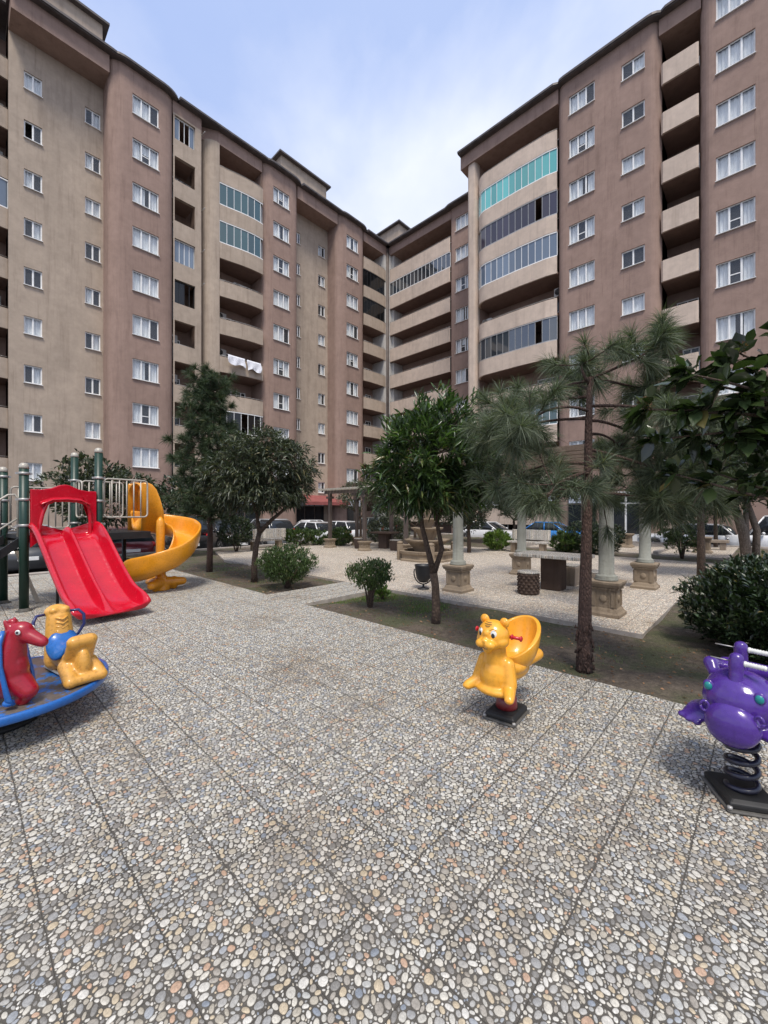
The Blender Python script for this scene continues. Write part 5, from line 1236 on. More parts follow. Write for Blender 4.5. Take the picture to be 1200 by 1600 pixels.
def stairs():
    mb = MB()
    for y in (.10, .96):
        mb.loft([[(-.02, y-.02, 1.05), (-.02, y+.02, 1.05), (-.02, y+.02, 1.2), (-.02, y-.02, 1.2)], [(-1.35, y-.02, .0), (-1.35, y+.02, .0), (-1.35, y+.02, .14), (-1.35, y-.02, .14)]], smooth=False)
    o = mb.build('stairs', M['deck'], PG)
    for k in range(5): s = MB(); x = -.12-.25*k; s.rbox(x-.13, x+.11, .122, .938, 1.0-.2*k-.03, 1.0-.2*k, .008); s.build('step', M['deck'], o)
    for y in (.06, 1.0):
        r = MB(); r.tube([(-.06, y, 1.2), (-.06, y, 1.82), (-.1, y, 1.88), (-.18, y, 1.87), (-1.35, y, .92), (-1.42, y, .82), (-1.42, y, .1)], .017, 8); r.tube([(-.06, y, 1.5), (-1.4, y, .45)], .014, 8)
        for k in range(5): x = -.3-.23*k; zt = 1.87+(x+.18)*.812; r.tube([(x, y, zt-.85 if zt > 1 else .1), (x, y, zt)], .011, 6)
        r.build('handrail', M['railp'], o)
    b = MB(); b.loft([[(-.03, .5, 1.1), (.01, .5, 1.1), (.01, .56, 1.1), (-.03, .56, 1.1)], [(.30, .5, .02), (.36, .5, .02), (.36, .56, .02), (.30, .56, .02)]], smooth=False); b.build('brace', M['railp'], PG)
stairs()

# ------------------------------------------------------------------ carousel with animal seats
def xf(X, Y, z=0): v = P(X, Y); return v
RFM = Matrix(((SN, CS, 0), (-CS, SN, 0), (0, 0, 1)))     # (right, ahead, up) -> scene axes
cc_ = P(-2.90, 3.08)
CR = thing('carousel', 'small blue carousel disc with red horse, yellow and green riding seats at the left edge', 'carousel', cc_)
CR.rotation_euler = (0, 0, YAW-PI/2)      # its own axes: x right of the view, y ahead
mb = MB(); mb.lathe([(.05, .225), (.60, .225), (.655, .232), (.665, .245), (.665, .272), (.655, .282), (.05, .284)], 72); mb.build('platform', M['wornblue'], CR)
mb = MB(); mb.lathe([(.645, .2845), (.668, .286), (.674, .27), (.674, .24), (.664, .226), (.645, .2245)], 72, caps=False); mb.build('rim', M['bluep'], CR)
mb = MB(); mb.lathe([(.22, 0), (.22, .03), (.09, .05), (.08, .224)], 24); mb.build('pivot', M['deck'], CR)
mb = MB()
for k in range(6): a = k*PI/3; mb.tube([(0, 0, .20), (.6*math.cos(a), .6*math.sin(a), .20)], .02, 6)
mb.build('underframe', M['deck'], CR)
def horse(x, y, ang, mat, strap, name='horse_seat'):
    """forward = +x"""
    b = MB()
    b.ell((0, 0, .22), (.25, .085, .11)); b.ell((.15, 0, .24), (.15, .11, .19))                # body, chest
    b.capsule((.17, 0, .28), (.22, 0, .47), .115, .068); b.capsule((.24, 0, .50), (.40, 0, .42), .062, .036); b.ell((.26, 0, .50), (.075, .06, .065))
    b.capsule((.18, .0, .20), (.30, 0, .09), .105, .065); b.capsule((.30, 0, .08), (.27, 0, .03), .05, .045)      # folded forelegs to the foot
    b.capsule((-.2, 0, .22), (-.30, 0, .06), .08, .05); b.capsule((-.2, 0, .28), (-.32, 0, .40), .045, .03); b.ell((0, 0, .08), (.26, .05, .05))
    for s in (-1, 1): b.capsule((.20, .032*s, .54), (.185, .038*s, .575), .022, .014)
    o = b.build(name, mat, CR, (x, y, .285), (0, 0, ang), mods=mod_remesh(.009, 8))
    mn = MB()
    for k in range(9): t = k/8; mn.ell((.20-.07*t, 0, .555-.23*t), (.032, .022, .03), 10, 6)
    mn.build('mane', mat, o)
    for s in (-1, 1):
        e = MB(); e.lathe([(.017, 0), (.017, .004), (.011, .006)], 16, (0, 0, 0)); e.build('eye', M['whitep'], o, (.285, .059*s, .505), (PI/2*(-s), 0, 0))
        q = MB(); q.lathe([(.008, .004), (.008, .009), (.002, .011)], 12); q.build('pupil', M['black'], o, (.285, .060*s, .505), (PI/2*(-s), 0, 0))
        st = MB(); st.tube([(.20, .070*s, .52), (.20, .098*s, .44), (.215, .112*s, .30), (.245, .115*s, .17), (.26, .105*s, .07), (.28, .085*s, .03)], [.012, .014, .014, .015, .018, .012], 10); st.ell((.25, .09*s, .045), (.035, .03, .025), 10, 8)
        st.build('handle_strap', strap, o)
    return o
horse(.15, -.31, math.radians(4), M['horse_red'], M['bluep'])
horse(-.62, .02, math.radians(20), M['greenp'], M['bluep'])
def duck_seat():
    ang = math.atan2(.30, -.46)
    b = MB()   # forward = +x
    b.capsule((.18, 0, .10), (.22, 0, .42), .10, .078); b.ell((.25, 0, .47), (.085, .08, .06)); b.ell((.20, .035, .49), (.035, .03, .03)); b.ell((.20, -.035, .49), (.035, .03, .03))
    b.capsule((.22, .0, .10), (.34, 0, .03), .075, .05); b.ell((.02, 0, .15), (.22, .095, .09)); b.ell((0, 0, .11), (.15, .06, .06))
    b.capsule((-.15, .045, .14), (-.24, .045, .30), .045, .045); b.capsule((-.15, -.045, .14), (-.24, -.045, .30), .045, .045); b.capsule((-.24, .045, .31), (-.24, -.045, .31), .048, .048)
    b.capsule((-.16, .06, .12), (-.31, .09, .04), .06, .042); b.capsule((-.16, -.06, .12), (-.31, -.09, .04), .06, .042); b.capsule((-.31, .09, .04), (-.31, -.09, .04), .036, .036); b.ell((-.24, 0, .06), (.08, .09, .035))
    b.ell((-.25, 0, .13), (.06, .05, .13)); b.ell((-.13, 0, .16), (.10, .085, .10)); b.ell((-.20, 0, .21), (.05, .07, .09))
    o = b.build('animal_seat', M['yellow2'], CR, (.36, .20, .285), (0, 0, ang), mods=mod_remesh(.008, 5)); o.scale = (1.0, 1.12, 1.02)
    s = MB(); rg = []
    for x, z in ((.15, .36), (.125, .31), (.08, .275), (.0, .255), (-.07, .265), (-.115, .29), (-.14, .33)):
        hw = .112 if x > -.1 else .085
        rg.append([(x, -hw, z-.10), (x, -hw*.7, z-.01), (x, 0, z+.004), (x, hw*.7, z-.01), (x, hw, z-.10), (x+.005, hw*.9, z-.12), (x+.005, 0, z-.06), (x+.005, -hw*.9, z-.12)])
    s.loft(rg, True, True, True); s.build('saddle', M['bluep'], o, mods=mod_sub(1))
    for q in (-1, 1):
        h = MB(); h.tube([(.25, .07*q, .46), (.23, .13*q, .46), (.20, .155*q, .42), (.19, .155*q, .34), (.21, .12*q, .26), (.22, .07*q, .24)], .011, 8); h.build('handle_loop', M['navy'], o)
    m = MB()
    for k in range(5): m.tube([(.155-.005*k, -.035, .44-.035*k), (.135, 0, .42-.035*k), (.155-.005*k, .035, .44-.035*k)], .010, 6)
    m.build('mane_ridges', M['yellow2'], o)
    f = MB(); f.tube([(.33, -.05, .02), (-.3, -.05, .02)], .012, 6); f.tube([(.33, .05, .02), (-.3, .05, .02)], .012, 6); f.build('mount_bar', M['steel'], o)
duck_seat()

# ------------------------------------------------------------------ spring riders
def coil(mb, r, z0, z1, turns, wire, c=(0, 0)):
    n = int(turns*18); pts = []
    for i in range(n+1):
        t = i/n; a = 2*PI*turns*t; pts.append((c[0]+r*math.cos(a), c[1]+r*math.sin(a), z0+(z1-z0)*t))
    mb.tube(pts, wire, 8)
def base_plates(root, w, d, rz, s=1.0):
    b = MB(); b.rbox(-w*.56, w*.56, -d*.56, d*.56, .002, .018, .01); o = b.build('ground_plate', M['plate'], root, (0, 0, 0), (0, 0, rz))
    b = MB(); b.loft([[(-w/2, -d/2, .018), (w/2, -d/2, .018), (w/2, d/2, .018), (-w/2, d/2, .018)], [(-w/2, -d/2, .05), (w/2, -d/2, .05), (w/2, d/2, .05), (-w/2, d/2, .05)], [(-w*.42, -d*.42, .065), (w*.42, -d*.42, .065), (w*.42, d*.42, .065), (-w*.42, d*.42, .065)]], smooth=False)
    b.build('base_box', M['deck'], root, (0, 0, 0), (0, 0, rz), mods=mod_bevel(.008, 2))
    for sx in (-1, 1):
        for sy in (-1, 1): k = MB(); k.lathe([(.014, .0), (.014, .014), (.008, .018)], 6, (sx*w*.5, sy*d*.5, .018)); k.build('bolt', M['steel'], o)
def tiger():
    fw = Vector((-.72, -.69)); fx = Vector(P(fw.x, fw.y)[:2]); ang = math.atan2(fx.y, fx.x)-PI/2
    base = P(.965, 3.20)
    T = thing('spring_rider', 'yellow tiger cub spring rider with red handles on the pebble paving', 'spring rider', base, ang)
    # forward = +y, right-hand side of the animal = +x
    base_plates(T, .23, .30, math.radians(8))
    s = MB(); coil(s, .062, .07, .36, 3.6, .014); s.build('spring', M['spring_red'], T)
    s = MB(); s.lathe([(.075, .06), (.085, .075), (.075, .15), (.06, .16)], 20); s.build('spring_clamp', M['spring_red'], T)
    b = MB()
    b.ell((0, .10, .36), (.115, .095, .155)); b.ell((0, .085, .47), (.10, .085, .10)); b.capsule((0, .09, .46), (0, .10, .58), .082, .082)
    b.ell((0, .12, .265), (.15, .10, .045)); b.ell((0, -.15, .34), (.11, .22, .075)); b.ell((0, -.13, .39), (.13, .19, .08))
    for q in (-1, 1):
        b.capsule((q*.10, .08, .46), (q*.135, .11, .33), .050, .048); b.capsule((q*.13, .12, .30), (q*.175, .20, .265), .05, .036)
        for t in (-1, 0, 1): b.ell((q*.178+t*.020, .222-abs(t)*.006, .262), (.014, .020, .018), 10, 8)
    b.capsule((0, -.22, .36), (.0, -.32, .40), .06, .04)
    o = b.build('body', M['yellow'], T, (0, .07, 0), mods=mod_remesh(.0075, 7))
    t_ = MB(); t_.capsule((-.03, -.27, .36), (-.06, -.40, .40), .040, .050); t_.build('tail', M['yellow'], T)
    h = MB(); h.ell((0, .12, .675), (.118, .112, .112), 24, 16); h.ell((0, .175, .63), (.085, .07, .062)); h.ell((0, .20, .585), (.035, .04, .034))
    for q in (-1, 1): h.ell((q*.036, .232, .628), (.044, .040, .034)); h.ell((q*.075, .13, .64), (.05, .07, .05))
    h.ell((0, .243, .655), (.024, .022, .018)); h.ell((0, .19, .70), (.035, .05, .04))
    hd = h.build('head', M['yellow'], T, (0, .07, 0), mods=mod_remesh(.0065, 4))
    for q in (-1, 1):
        e = MB(); e.ell((q*.083, .105, .775), (.038, .020, .038), 18, 12); eo = e.build('ear', M['yellow'], hd)
        e = MB(); e.ell((q*.083, .118, .775), (.024, .012, .024), 16, 10); e.build('inner_ear', M['orange'], eo)
        Mx = Matrix.Translation((q*.052, .206, .700)) @ Matrix.Rotation(q*-.42, 4, 'Z') @ Matrix.Rotation(-.10, 4, 'X')
        e = MB(); e.ell((0, 0, 0), (.024, .013, .034), 18, 12, Mx); eo = e.build('eye', M['whitep'], hd)
        e = MB(); e.ell((q*-.003, .0085, -.006), (.014, .008, .023), 14, 10, Mx); po = e.build('pupil', M['black'], hd)
        e = MB(); e.tube([(q*.036, .235, .735), (q*.055, .224, .745), (q*.075, .205, .738)], .0022, 5); e.build('eyebrow', M['black'], hd)
    k = MB()
    for z, w2 in ((.765, .03), (.778, .022), (.752, .018)): k.tube([(-w2, .12+.082*(1-(z-.752)*9), z+.003), (0, .12+.090*(1-(z-.752)*9), z), (w2, .12+.082*(1-(z-.752)*9), z+.003)], .0022, 5)
    k.tube([(-.05, .248, .608), (-.02, .268, .603), (0, .262, .612), (.02, .268, .603), (.05, .248, .608)], .0022, 5)
    k.build('face_lines', M['black'], hd)
    sm = MB(); sm.tube([(0, .265*math.cos(a)*.55+.10, .36+.145*math.sin(a)) for a in np.linspace(-1.1, 1.1, 12)], .0018, 5); sm.build('mould_seam', M['yellow'], T)
    # bucket seat
    s = MB(); n = 28; m = 14; c0 = Vector((0, -.13, .60)); vs = []
    rings = []
    for i in range(m+1):
        v_ = i/m; ring = []
        for j in range(n):
            a = 2*PI*j/n; dx, dy = math.sin(a), math.cos(a)
            topz = .465+.255*max(0, (.5-.5*dy))**.8      # low in front, high behind
            rim = Vector((dx*.155*(1-.10*max(0, -dy)), -.145+dy*.165-.05*max(0, -dy), topz))
            bot = Vector((dx*.02, -.10+dy*.02, .385))
            sh = math.sin(v_*PI/2)
            p_ = Vector((bot.x+(rim.x-bot.x)*sh**.75, bot.y+(rim.y-bot.y)*sh**.75, bot.z+(rim.z-bot.z)*(1-math.cos(v_*PI/2))**.95))
            ring.append(p_)
        rings.append(ring)
    s.loft(rings, True, False, True)
    def md(o_):
        t = o_.modifiers.new('t', 'SOLIDIFY'); t.thickness = .034; t.offset = 1.0
        b_ = o_.modifiers.new('b', 'BEVEL'); b_.width = .012; b_.segments = 3; b_.limit_method = 'ANGLE'; b_.angle_limit = .9
        z_ = o_.modifiers.new('s', 'SUBSURF'); z_.levels = 1; z_.render_levels = 1
    s.build('seat', M['yellow'], T, mods=md)
    for q in (-1, 1):
        g = MB(); g.tube([(q*.085, .13, .665), (q*.185, .125, .668)], .0125, 10); g.ell((q*.188, .125, .668), (.010, .021, .021), 14, 8); g.ell((q*.118, .128, .667), (.008, .022, .022), 12, 8); g.build('handle', M['handle_red'], T)
tiger()
def hippo():
    base = P(2.0, 2.27)
    fw = Vector((-.80, -.60)); fx = Vector(P(fw.x, fw.y)[:2]); ang = math.atan2(fx.y, fx.x)-PI/2
    T = thing('spring_rider', 'purple hippo spring rider with white ribbed grips and a tall dark coil', 'spring rider', base, ang, None, (.95, .95, .95))
    base_plates(T, .26, .30, math.radians(38))
    s = MB(); coil(s, .072, .06, .40, 4.4, .0155); s.build('spring', M['spring_blue'], T)
    b = MB()
    b.ell((0, -.10, .50), (.17, .26, .13)); b.ell((0, .03, .60), (.175, .16, .17)); b.ell((0, .10, .60), (.165, .13, .145)); b.ell((0, -.30, .50), (.16, .12, .12))
    for q in (-1, 1):
        b.capsule((q*.14, .0, .46), (q*.24, .10, .435), .045, .03); b.ell((q*.20, .06, .445), (.075, .10, .022)); b.ell((q*.255, .13, .435), (.028, .03, .020)); b.ell((q*.215, .155, .432), (.026, .028, .020)); b.ell((q*.17, .165, .43), (.026, .028, .020))
        b.ell((q*.15, .0, .455), (.12, .16, .045)); b.ell((q*.12, -.28, .46), (.07, .08, .05))
        b.capsule((q*.13, -.02, .68), (q*.165, -.07, .735), .030, .042); b.capsule((q*.165, -.07, .735), (q*.15, -.26, .66), .042, .05)
    b.capsule((-.14, -.30, .68), (.14, -.30, .68), .05, .05)
    b.build('body', M['purple'], T, mods=mod_remesh(.009, 9))
    m = MB(); m.ell((0, .20, .50), (.128, .085, .118), 28, 18); m.ell((0, .215, .47), (.115, .07, .09), 24, 14)
    mo = m.build('muzzle', M['purple'], T, mods=mod_remesh(.008, 4))
    for q in (-1, 1):
        r = MB(); c = Vector((q*.118, .225, .565)); pts = [c+Vector((q*.017*math.cos(a), .012*math.cos(a)*.3, .026*math.sin(a)))*1.1 for a in np.linspace(0, 2*PI, 14)]; r.tube(pts, .0075, 8); r.build('nostril', M['purple'], mo)
        e = MB(); e.ell((q*.112, .185, .672), (.020, .012, .024), 16, 10); eo = e.build('eye', M['teal'], T)
        e = MB(); e.ell((q*.112, .178, .674), (.027, .012, .033), 16, 10); e.build('eyelid', M['whitep'] if False else M['purple'], T)
    c = MB(); c.capsule((0, .13, .70), (0, .115, .80), .036, .034); c.capsule((0, .115, .80), (0, .11, .845), .038, .036); c.capsule((0, .02, .76), (0, .02, .895), .034, .034); c.build('handle_post', M['purple'], T, mods=mod_remesh(.007, 4))
    for y, z in ((.11, .825), (.02, .885)):
        for q in (-1, 1):
            if q == 1:
                g = MB(); g.tube([(.03, y, z), (.12, y, z)], .0035, 6); g.build('handle_rod', M['steel'], T); continue
            g = MB(); g.lathe([(.011, .03), (.017, .034), (.017, .042)]+[(.0125+.003*(k % 2), .044+.006*k) for k in range(14)]+[(.010, .130)], 12); g.build('grip', M['whitep'], T, (0, y, z), (0, PI/2*q, 0))
            g = MB(); g.tube([(q*.03, y, z), (q*.045, y, z)], .012, 8); g.build('grip_collar', M['whitep'], T)
hippo()

# ------------------------------------------------------------------ pergola of round columns, stone table and stools
def pedestal(mb, x, y, w, h):
    prof = [(w*.5, 0), (w*.5, .045), (w*.44, .07), (w*.40, .11), (w*.37, .13), (w*.37, h-.13), (w*.41, h-.125), (w*.41, h-.095), (w*.46, h-.085), (w*.50, h-.04), (w*.50, h-.01), (w*.47, h)]
    mb.loft([[(x-a, y-a, z), (x+a, y-a, z), (x+a, y+a, z), (x-a, y+a, z)] for a, z in prof], smooth=False)
    a = w*.37; z0, z1 = .15, h-.15
    for (ux, uy) in ((1, 0), (-1, 0), (0, 1), (0, -1)):
        for k in (-1, 0, 1):      # pilasters and roundel in relief
            vx, vy = -uy, ux
            cx, cy = x+ux*a+vx*k*a*.80, y+uy*a+vy*k*a*.80
            if k: 
                hw = a*.14; mb.box(min(cx-abs(vx)*hw-abs(ux)*.001, cx+ux*.014), max(cx+abs(vx)*hw+abs(ux)*.001, cx+ux*.014), min(cy-abs(vy)*hw-abs(uy)*.001, cy+uy*.014), max(cy+abs(vy)*hw+abs(uy)*.001, cy+uy*.014), z0, z1)
            else: mb.ell((cx, cy, (z0+z1)/2), (a*.32 if ux == 0 else .022, a*.32 if uy == 0 else .022, a*.36), 12, 8)
        for k in range(-3, 4):
            vx, vy = -uy, ux; cx, cy = x+ux*w*.415+vx*k*w*.11, y+uy*w*.415+vy*k*w*.11; mb.box(cx-.014, cx+.014, cy-.014, cy+.014, h-.12, h-.097)
PV = thing('pergola', 'open pergola on four round grey columns with carved stone pedestals over a stone table', 'pergola', (8.5, 3.2, 0))
for (x, y) in ((7.02, 1.85), (7.02, 4.58), (10.02, 1.9), (10.02, 4.62)):
    c = MB(); X, Y_ = x-8.5, y-3.2
    c.lathe([(.165, .535), (.165, .56), (.15, .575), (.158, .60), (.135, .62), (.112, .635), (.108, 1.0), (.10, 1.9), (.092, 2.28), (.10, 2.29), (.10, 2.31), (.13, 2.35)], 22, (X, Y_, 0)); c.box(X-.15, X+.15, Y_-.15, Y_+.15, 2.345, 2.41)
    o = c.build('column', M['colpaint'], PV)
    p_ = MB(); pedestal(p_, X, Y_, .46, .535); p_.build('pedestal', M['stone'], o)
for y in (1.86, 4.60):
    b = MB(); b.box(-1.95, 1.95, y-3.2-.07, y-3.2+.07, 2.412, 2.56); b.build('beam', M['beamwood'], PV)
for k in range(9):
    x = -1.8+.45*k; b = MB(); b.box(x-.04, x+.04, -1.85, 1.85, 2.562, 2.65); b.build('rafter', M['beamwood'], PV)
TB = thing('stone_table', 'thick stone slab table on a dark block under the column pergola', 'table', (8.55, 3.25, 0))
b = MB(); b.rbox(-.42, .42, -.68, .68, .665, .735, .02); b.build('tabletop', M['granite'], TB)
b = MB(); b.rbox(-.19, .19, -.20, .20, 0, .664, .02); b.build('leg', M['darkstone'], TB)
def stool(x, y, mat, label, round_=True, rz=0, nm='stone_stool'):
    b = MB()
    if round_:
        b.lathe([(.175, 0), (.195, .03), (.185, .12), (.195, .22), (.185, .32), (.195, .385), (.19, .41)], 26); o = b.build(nm, mat, None, (x, y, 0))
        k = MB()
        for r in range(7):
            for j in range(13): 
                a = 2*PI*(j+.5*(r % 2))/13; k.ell((.188*math.cos(a), .188*math.sin(a), .04+.056*r), (.030, .030, .024), 8, 6)
        k.build('woven_relief', mat, o); t = MB(); t.lathe([(.20, .411), (.205, .42), (.205, .44), (.19, .45)], 26); t.build('seat', M['granite'], o)
        tag(o, label, 'stool', 'stools round the stone table')
    else:
        b.loft([[(-a, -c, z), (a, -c, z), (a, c, z), (-a, c, z)] for a, c, z in ((.17, .17, 0), (.18, .18, .05), (.20, .20, .32), (.205, .205, .40), (.19, .19, .415))], smooth=False)
        o = b.build(nm, mat, None, (x, y, 0), (0, 0, rz)); tag(o, label, 'stool', 'stools round the stone table')
        t = MB(); t.rbox(-.20, .20, -.20, .20, .416, .45, .02); t.build('seat', M['granite'], o)
    return o
stool(7.72, 3.42, M['darkstone'], 'round stone stool with a woven basket pattern nearest the urn side of the table')
stool(9.30, 3.20, M['stone2'], 'square stone stool partly hidden behind the dark table leg', False)
stool(8.65, 2.38, M['stone2'], 'square stone stool between the table and the nearest column', False)
def bench(loc, rz, label, w=1.6):
    t = thing('stone_bench', label, 'bench', loc, rz, 'stone benches on the terrace')
    b = MB(); b.rbox(-w/2, w/2, -.22, .2, .38, .45, .02); b.build('seat', M['granite'], t)
    b = MB(); b.rbox(-w/2+.02, w/2-.02, .21, .28, .50, .90, .02); b.box(-w/2+.1, -w/2+.2, .215, .26, .44, .5); b.box(w/2-.2, w/2-.1, .215, .26, .44, .5); b.build('backrest', M['granite'], t)
    for q in (-1, 1): b = MB(); b.rbox(q*w*.36-.09, q*w*.36+.09, -.17, .17, 0, .379, .02); b.build('leg', M['stone'], t)
bench((15.45, 6.85, 0), -PI/2, 'pale speckled stone bench facing the courtyard behind the column pergola')
bench((9.1, 15.5, 0), PI, 'speckled stone bench seen from its back behind the leaning tree')
# litter urn on a swivel frame
LU = thing('litter_urn', 'black tilting litter urn in a U-shaped stand on the terrace edge', 'litter bin', (6.70, 5.22, 0))
LU.rotation_euler = (0, 0, YAW-PI/2)
b = MB(); b.lathe([(.02, .13), (.09, .15), (.14, .22), (.165, .34), (.175, .46), (.185, .49), (.185, .505), (.165, .505), (.155, .40), (.10, .2)], 24); b.build('bin', M['black'], LU)
b = MB(); b.tube([(.195*math.cos(a), 0, .34+.24*math.sin(a)) for a in np.linspace(PI*.9, PI*2.1, 16)], .013, 8); b.lathe([(.12, 0), (.12, .012), (.05, .03), (.02, .05), (.018, .1)], 20); b.build('stand', M['black'], LU)
# tiered fountain
FT = thing('stone_fountain', 'carved cream stone fountain with three tiers in an octagonal basin', 'fountain', P(1.46, 13.75))
def octo(r, n=8, ph=PI/8): return lambda z, rr: [(rr*math.cos(2*PI*k/n+ph), rr*math.sin(2*PI*k/n+ph), z) for k in range(n)]
b = MB(); f8 = octo(1); b.loft([f8(z, r) for r, z in ((1.0, 0), (1.0, .05), (.94, .08), (.94, .20), (1.0, .24), (1.02, .32), (.84, .32), (.82, .08), (.2, .07))], smooth=False); b.build('basin', M['stone'], FT)
def tier(z, r, h, nm):
    b = MB(); n = 32; rings = []
    for t, k in ((0, .42), (.12, .50), (.35, .60), (.6, .70), (.78, .86), (.9, 1.02), (1.0, 1.06), (1.0, .90), (.85, .6), (.84, .1)):
        rings.append([(r*k*(1+.055*math.cos(8*2*PI*j/n)*min(1, t*1.5))*math.cos(2*PI*j/n), r*k*(1+.055*math.cos(8*2*PI*j/n)*min(1, t*1.5))*math.sin(2*PI*j/n), z+h*t) for j in range(n)])
    b.loft(rings, True, True, True); b.build(nm, M['stone'], FT)
tier(.07, .70, .62, 'tier'); tier(.62, .50, .46, 'tier'); tier(1.04, .31, .34, 'tier')
b = MB(); b.lathe([(.10, 1.32), (.07, 1.38), (.12, 1.45), (.11, 1.53), (.14, 1.58), (.12, 1.66), (.03, 1.68)], 20); b.build('finial', M['stone'], FT)
for k in range(4):
    a = k*PI/2+PI/4; b = MB(); b.rbox(-.10, .10, -.10, .10, 0, .52, .02); b.ell((0, 0, .56), (.11, .11, .07), 14, 8); b.build('corner_block', M['stone'], FT, (.92*math.cos(a), .92*math.sin(a), .0), (0, 0, a))
# dark slatted pergola behind
DP = thing('pergola', 'dark wooden pergola with pale roof slats on cream block pedestals near the parked cars', 'pergola', (12.5, 12.1, 0))
for x in (11.65, 13.3):
    for y in (9.9, 12.15, 14.4):
        b = MB(); b.rbox(x-12.5-.07, x-12.5+.07, y-12.1-.07, y-12.1+.07, .402, 2.42, .01); b.rbox(x-12.5-.13, x-12.5+.13, y-12.1-.13, y-12.1+.13, 2.2, 2.3, .01); o = b.build('post', M['pipe'], DP)
        b = MB(); pedestal(b, x-12.5, y-12.1, .42, .40); b.build('pedestal', M['stone'], o)
for x in (11.65, 13.3): b = MB(); b.box(x-12.5-.06, x-12.5+.06, -2.6, 2.65, 2.421, 2.56); b.build('beam', M['pipe'], DP)
for k in range(24): y = -2.5+.215*k; b = MB(); b.box(-1.35, 1.35, y, y+.09, 2.562, 2.63); b.build('slat', M['railp'], DP)
T2_ = thing('stone_table', 'dark stone table under the slatted pergola', 'table', (13.0, 12.3, 0), .2)
b = MB(); b.rbox(-.40, .40, -.55, .55, .66, .73, .02); b.build('tabletop', M['darkstone'], T2_); b = MB(); b.rbox(-.2, .2, -.2, .2, 0, .659, .02); b.build('leg', M['darkstone'], T2_)
stool(12.6, 11.25, M['darkstone'], 'dark square stool right of the table under the slatted pergola', False, .3)
stool(12.2, 13.0, M['darkstone'], 'dark square stool left of the table under the slatted pergola', False, -.2)
# low pedestals of the farther terrace
for x, y, lab in ((21.0, 4.75, 'carved cream pedestal on the far terrace, seen between the two right columns'), (20.2, 1.9, 'carved cream pedestal on the far terrace near the white cars'), (23.5, 3.2, 'small cream pedestal at the back of the far terrace')):
    b = MB(); pedestal(b, 0, 0, .62, .62); o = b.build('stone_pedestal', M['stone'], None, (x, y, 0)); tag(o, lab, 'pedestal', 'pedestals on the far terrace')
def bench2(): 
    b = MB(); b.rbox(-.2, .2, -.7, .7, .3, .42, .02); o = thing('stone_bench', 'low backless stone block bench by the far terrace pedestals', 'bench', (22.2, 1.9, 0)); b.build('seat', M['stone2'], o)
    for q in (-1, 1): l = MB(); l.rbox(-.16, .16, q*.5-.1, q*.5+.1, 0, .299, .02); l.build('leg', M['stone2'], o)
bench2()

